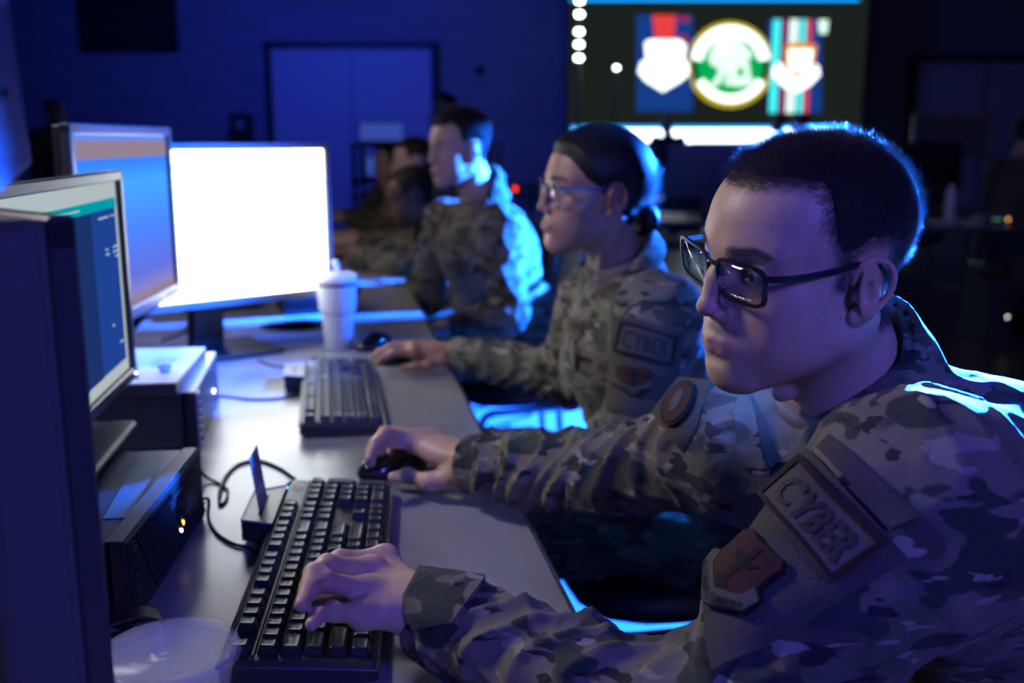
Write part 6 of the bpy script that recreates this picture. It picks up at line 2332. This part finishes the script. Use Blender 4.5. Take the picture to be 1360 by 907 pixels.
# hair drawn back into a bun
line2 = [(8.4, 6.6), (7.0, 6.0), (5.6, 4.2), (4.4, 2.6), (3.0, 1.6), (1.9, 0.9), (1.5, -0.2), (0.9, -0.3), (0.6, 1.2), (-0.4, 2.0), (-2.2, 1.9), (-3.3, 0.2), (-3.2, -2.5), (-3.6, -5.2), (-6.0, -6.4), (-14, -6), (-14, 16), (12, 16), (11, 7)]
reg2 = hair_region(line2)
def hair2(p, cull=None):
    d = hs2(p, (cull[0], cull[1] + 0.016) if cull else None)
    r = reg2(p)
    rid = np.sin(np.arctan2(p[:, 1], p[:, 2] + 0.02) * 70 + 3 * vnoise(p * 30)) * 0.0005
    t = 0.0095 * sstep(-0.001, 0.02, r) + 0.0015 + rid
    a = np.maximum(np.maximum(d - t, -r - 0.002), -(d + 0.004))
    q = p - np.array([-0.103, 0.0, -0.060])
    tor = np.sqrt((np.sqrt((q[:, 1] * 0.9) ** 2 + (q[:, 2]) ** 2) - 0.020) ** 2 + (q[:, 0] * 0.8) ** 2) - 0.0135
    tor = tor + np.sin(np.arctan2(q[:, 2], q[:, 1]) * 3 + np.sqrt((q ** 2).sum(1)) * 500) * 0.0008
    k = 0.010; h = np.clip(k - np.abs(a - tor), 0, None) / k
    return np.minimum(a, tor) - h * h * k * 0.25
v, q = surface(hair2, (-.155, -.10, -.115), (.10, .10, .125), 0.0026)
v = relax(v, q, 1, .5)
ho = link('hair', np_mesh('hair', f2(v) - loc2, q), M['hair_black'], woman, True)
def comb2(P, N):
    tgt = np.array([-0.103, 0, -0.060]) - P
    tgt /= np.linalg.norm(tgt, axis=1)[:, None] + 1e-9
    return tgt + N * 0.22
sv, sf = strands(v, q, 5200, lambda p: 0.25 + 1.2 * (p[:, 0] < -0.06), comb2, lambda p: 0.014 + 0.020 * (p[:, 0] < -0.085), 0.00022, jit=0.22)
link('strand_layer', np_mesh('strands', f2(sv) - loc2, sf), M['strand_black'], ho, True)
brows(woman, V2, Q2, f2, M['strand_black'], 500, loc=loc2)
mb = MB().lathe([(0, -.0025), (.0028, 0), (0, .0025)], tuple(f2(np.array([[-.004, .0755, -.0475]]))[0] - loc2), 12)
mb.build('ear_stud', M['steel'], woman, True)
n2 = (f2(np.array([[-.020, 0, -.060]]))[0], f2(np.array([[-.066, 0, -.165]]))[0], 0.062)
VJ2, QJ2, _s = build_uniform(woman, J2, M, h=0.0052, seed=0.7, neck=n2, cuff=0.038, sleeve=(0.064, 0.056, 0.050, 0.042), torso=(0.150, 0.128, 0.060))
world_mesh('jacket', VJ2, QJ2, M['camo'], woman)
tee(woman, n2[0], f2(np.array([[-.055, 0, -.140]]))[0], 0.053)
bv2 = bvh_of(VJ2, QJ2)
patch_set(woman, bv2, [(830, 428), (894, 447), (887, 485), (823, 467)], [(822, 486), (868, 492), (862, 532), (818, 526)], panel=[(818, 418), (905, 440), (890, 560), (808, 545)])
mb = MB(); d = Decal(bv2, [(757, 420), (779, 428), (776, 447), (754, 438)], 0.0)
decal_grid(mb, d, 14, 10, 0, 0.003, 0)
decal_grid(mb, d, 14, 10, 0, 0.004, 1, lambda u, v: .3 < u < .7 and .3 < v < .75)
o = mb.build('chest_badge', [M['patch_tan'], M['patch_rust']], woman); bake(o, woman)
mb = MB(); d = Decal(bv2, [(742, 462), (763, 452), (768, 545), (748, 548)], 0.0)
decal_grid(mb, d, 8, 24, 0, 0.003, 0)
o = mb.build('chest_pocket', [M['camo']], woman); bake(o, woman)
build_trousers(woman, [(0.33, 1.665, 0.555), (0.33, 1.90, 0.555)], [(-0.06, 1.62, 0.56), (-0.06, 1.96, 0.56)], [(-0.02, 1.62, 0.10), (-0.02, 1.98, 0.10)], M['camo'], 0.008, 1.3, (0.10, 0.078, 0.062))
build_boots(woman, [(-0.02, 1.62, 0.10), (-0.02, 1.98, 0.10)], (-1, 0, 0), M['boot'])
build_trousers(man, [(0.70, 0.90, 0.555), (0.70, 1.14, 0.555)], [(0.24, 0.80, 0.56), (0.25, 1.13, 0.55)], [(0.28, 0.80, 0.10), (0.30, 1.13, 0.10)], M['camo'], 0.010, 2.3)
build_boots(man, [(0.28, 0.80, 0.10), (0.30, 1.13, 0.10)], (-1, 0, 0), M['boot'])

line3 = [(8.6, 6.6), (7.0, 6.8), (4.6, 7.2), (3.6, 5.5), (3.5, 3.6), (2.6, 1.6), (2.1, 0.2), (1.9, -1.0), (0.9, -1.2), (0.7, 0.2), (-0.2, 1.9), (-2.2, 2.0), (-3.3, 0.2), (-3.2, -2.5), (-3.6, -4.6), (-6.0, -5.6), (-14, -5.6), (-14, 16), (12, 16), (11, 8)]


def row_person(label, base, R, t, J, skin, iris, hands, group=None, hv=0.0042, hj=0.008, hc=0.012, hair_len=0.012, seed=1.0, nst=1800, sc=1.0, legs=None, hh=0.004, side=0.004):
    root = figure('person', label, base)
    tf, _ = pose(R, t, sc)
    hs = head_sdf('m', top=0.93, neck_to=(-6.5, 0, -18))
    V, Q = surface(hs, (-.13, -.10, -.17), (.125, .10, .125), hv)
    V = relax(V, Q, 1, .3)
    J['neck'] = tf(np.array([[-.064, 0, -.165]]))[0]
    J['fwd'] = np.array(R)[:, 0]
    J.setdefault('collar', (0.62, 0.50)); J.setdefault('shr', 0.055)
    person_body(root, hs, tf, V, Q, head_tint(V, 0.25), J, M[skin], hands, hh, 1.0, h_core=0.018)
    eyes(root, tf, (1, 0, -.1), iris)
    loc = np.array(root.location)
    short_hair(root, V, Q, tf, hs, line3, nst, M['hair_dark'], M['strand'], top_len=hair_len, side_len=side, h=hv, loc=loc, rad=0.0004)
    n = (tf(np.array([[-.022, 0, -.06]]))[0], tf(np.array([[-.066, 0, -.165]]))[0], 0.068)
    v, q, _ = build_uniform(root, J, M, h=hj, seed=seed, neck=n, cuff=0.042, sleeve=(0.068, 0.060, 0.053, 0.044), torso=(0.16, 0.145, 0.065), fold=1.15)
    world_mesh('jacket', v, q, M['camo'], root)
    if legs:
        build_trousers(root, legs[0], legs[1], legs[2], M['camo'], hc, seed)
        build_boots(root, legs[2], (-1, -.1, 0), M['boot'])
    return root, (v, q)


def legs_at(x, y, reach_=0.42, dx=0.0):
    return ([(x, y - .12, .555), (x, y + .12, .555)], [(x - reach_, y - .17, .56), (x - reach_, y + .17, .56)], [(x - reach_ + .05 + dx, y - .17, .10), (x - reach_ + .05 + dx, y + .17, .10)])


# ---- upright man beyond the woman
R3 = np.array([[-0.861, 0.504, -0.072], [-0.500, -0.863, -0.071], [-0.098, -0.025, 0.995]])
J3 = dict(pelvis=np.array([0.0, 3.20, 0.57]), chest=np.array([-0.075, 3.17, 0.88]), lsh=D(665, 300, 2.97), rsh=D(592, 292, 3.28), lel=D(676, 415, 2.93), rel=D(562, 398, 3.34), lwr=D(598, 436, 2.92), rwr=D(505, 385, 3.42))
row_person('upright man with short hair lit bright blue from behind, seated past the woman', (0.0, 3.20, 0), R3, (-0.160, 3.132, 1.2), J3, 'skin_light', 'iris_brown',
           dict(l=hand_pose(J3['lwr'], (-1, 0.1, -.1), (0, -.2, 1), (0.0, 1, 0.2), .5), r=hand_pose(J3['rwr'], (-1, 0.05, -.06), (0, 0, 1), (0, -1, 0), .4)), hair_len=0.028, seed=1.9, hv=0.0036, hj=0.0066, nst=3500, legs=legs_at(0.02, 3.2))
# ---- hunched man
R4 = face_R(6, 2, 22)
J4 = dict(pelvis=np.array([-0.16, 4.08, 0.57]), chest=np.array([-0.26, 3.98, 0.84]), lsh=D(592, 330, 3.68), rsh=D(560, 318, 4.05), lel=D(532, 362, 3.62), rel=D(500, 350, 4.05), lwr=D(466, 338, 3.78), rwr=D(440, 335, 4.05))
row_person('hunched man with dark skin leaning over the far table, head bowed', (-0.16, 4.08, 0), R4, D(546, 258, 3.80), J4, 'skin_dark', 'iris_brown',
           dict(l=hand_pose(J4['lwr'], (-1, 0.1, 0), (0, -.2, 1), (0, 1, 0), .5), r=hand_pose(J4['rwr'], (-1, 0, 0), (0, 0, 1), (0, -1, 0), .5)), hair_len=0.006, seed=2.7, hj=0.009, legs=legs_at(-0.14, 4.08))
# ---- two more at the end of the row
J5 = dict(pelvis=np.array([-0.30, 4.80, 0.57]), chest=np.array([-0.38, 4.78, 0.87]), lsh=D(566, 272, 4.55), rsh=D(532, 270, 4.85), lel=D(540, 320, 4.45), rel=D(505, 312, 4.95), lwr=D(480, 318, 4.6), rwr=D(470, 312, 4.9))
row_person('seated man partly hidden behind the hunched man, dark short hair', (-0.30, 4.80, 0), face_R(4, 0, 8), D(550, 214, 4.62), J5, 'skin_light', 'iris_brown',
           dict(l=hand_pose(J5['lwr'], (-1, 0.1, 0), (0, -.2, 1), (0, 1, 0), .5), r=hand_pose(J5['rwr'], (-1, 0, 0), (0, 0, 1), (0, -1, 0), .5)), seed=3.4, hv=0.006, hj=0.012, hc=0.016, nst=600, hh=0.005, legs=legs_at(-0.28, 4.8))
J6 = dict(pelvis=np.array([-0.52, 5.45, 0.57]), chest=np.array([-0.58, 5.43, 0.86]), lsh=D(535, 270, 5.15), rsh=D(505, 262, 5.45), lel=D(505, 300, 5.05), rel=D(480, 292, 5.5), lwr=D(462, 290, 5.15), rwr=D(452, 285, 5.4))
row_person('man at the far end of the row, his face just left of the other heads', (-0.52, 5.45, 0), face_R(8, 0, 6), D(522, 217, 5.30), J6, 'skin_light', 'iris_brown',
           dict(l=hand_pose(J6['lwr'], (-1, 0.1, 0), (0, -.2, 1), (0, 1, 0), .5), r=hand_pose(J6['rwr'], (-1, 0, 0), (0, 0, 1), (0, -1, 0), .5)), seed=4.1, hv=0.006, hj=0.012, hc=0.016, nst=500, hh=0.005, legs=legs_at(-0.5, 5.45))


# ------------------------------------------------------------------ people standing or sitting far back
M['dark_cloth'] = mat('dark uniform cloth', (0.035, 0.035, 0.035), 0.85, bump=0.3, bscale=60)
M['olive_cloth'] = mat('olive uniform cloth', (0.09, 0.085, 0.06), 0.85, bump=0.3, bscale=60)


def far_person(label, px, py, d, yaw, height=None, cloth='dark_cloth', skin='skin_light', seated=False, seed=0.0):
    """head centre seen at (px, py) at depth d; stands (or sits) on the floor under it"""
    c = D(px, py, d)
    root = figure('person', label, (c[0], c[1], 0))
    R = face_R(yaw)
    f = R[:, 0]; l = R[:, 1]
    tf, _ = pose(R, c)
    hs = head_sdf('m', top=0.93)
    V, Q = surface(hs, (-.13, -.10, -.17), (.125, .10, .125), 0.008)
    up = np.array([0, 0, 1.0])
    nk = c - f * 0.05 - up * 0.17
    hip = nk - up * 0.50 - f * 0.03
    J = dict(neck=nk, chest=nk - up * 0.20 - f * 0.02, pelvis=hip, lsh=nk + l * .17 - up * .05, rsh=nk - l * .17 - up * .05, fwd=f, shr=0.055)
    for s_, g in (('l', 1), ('r', -1)):
        if seated:
            J[s_ + 'el'] = J[s_ + 'sh'] - up * .26 + l * g * .05 + f * .05; J[s_ + 'wr'] = J[s_ + 'el'] + f * .25 - l * g * .04
        else:
            J[s_ + 'el'] = J[s_ + 'sh'] - up * .28 + l * g * .06; J[s_ + 'wr'] = J[s_ + 'el'] - up * .22 + f * .07
    hands = {s_: hand_pose(J[s_ + 'wr'], (f if seated else -up + f * .2), (up if seated else l * g), (f if not seated else -l * g), .35) for s_, g in (('l', 1), ('r', -1))}
    person_body(root, hs, tf, V, Q, head_tint(V), J, M[skin], hands, 0.007, 1.0, h_core=0.025)
    short_hair(root, V, Q, tf, hs, line3, 300, M['hair_dark'], M['strand'], top_len=0.014, side_len=0.006, h=0.008, loc=np.array(root.location), rad=0.0006)
    v, q, _ = build_uniform(root, J, M, h=0.017, seed=seed, neck=None, cuff=0.042, sleeve=(0.066, 0.058, 0.052, 0.044), torso=(0.155, 0.145, 0.085))
    world_mesh('jacket', v, q, M[cloth], root)
    hz = hip[2]
    if seated:
        hips = [hip + l * .11, hip - l * .11]; kn = [h_ + f * .42 for h_ in hips]; an = [np.array([k[0], k[1], 0.10]) for k in kn]
    else:
        hips = [hip + l * .09, hip - l * .09]; an = [np.array([h_[0], h_[1], .10]) + l * g * .04 for h_, g in zip(hips, (1, -1))]; kn = [(h_ + a_) / 2 + f * .02 for h_, a_ in zip(hips, an)]
    build_trousers(root, hips, kn, an, M[cloth], 0.02, seed)
    build_boots(root, an, f, M['boot'])
    return root


far_person('person in dark clothes standing in front of the bright white bar', 886, 164, 12.8, 60, seed=.4)
far_person('person standing left of the dark haired man by the emblem panels', 1034, 163, 12.6, 20, seed=.9, cloth='olive_cloth')
far_person('person with dark hair behind the head of the man in glasses', 1063, 163, 11.5, -20, seed=1.3)
far_person('person at the far left edge beyond the blue wallpaper monitor', 72, 148, 9.2, 150, cloth='olive_cloth', seed=1.8)
far_person('person whose hair shows just above the upright man', 591, 143, 7.7, 20, seed=2.2)
far_person('person seated behind the dark screens at the right back, only the head showing', 1224, 203, 8.5, 0, seated=True, seed=2.8)
far_person('person in camouflage at the right edge beside the grey board', 1368, 178, 6.5, 200, cloth='olive_cloth', seed=3.3)
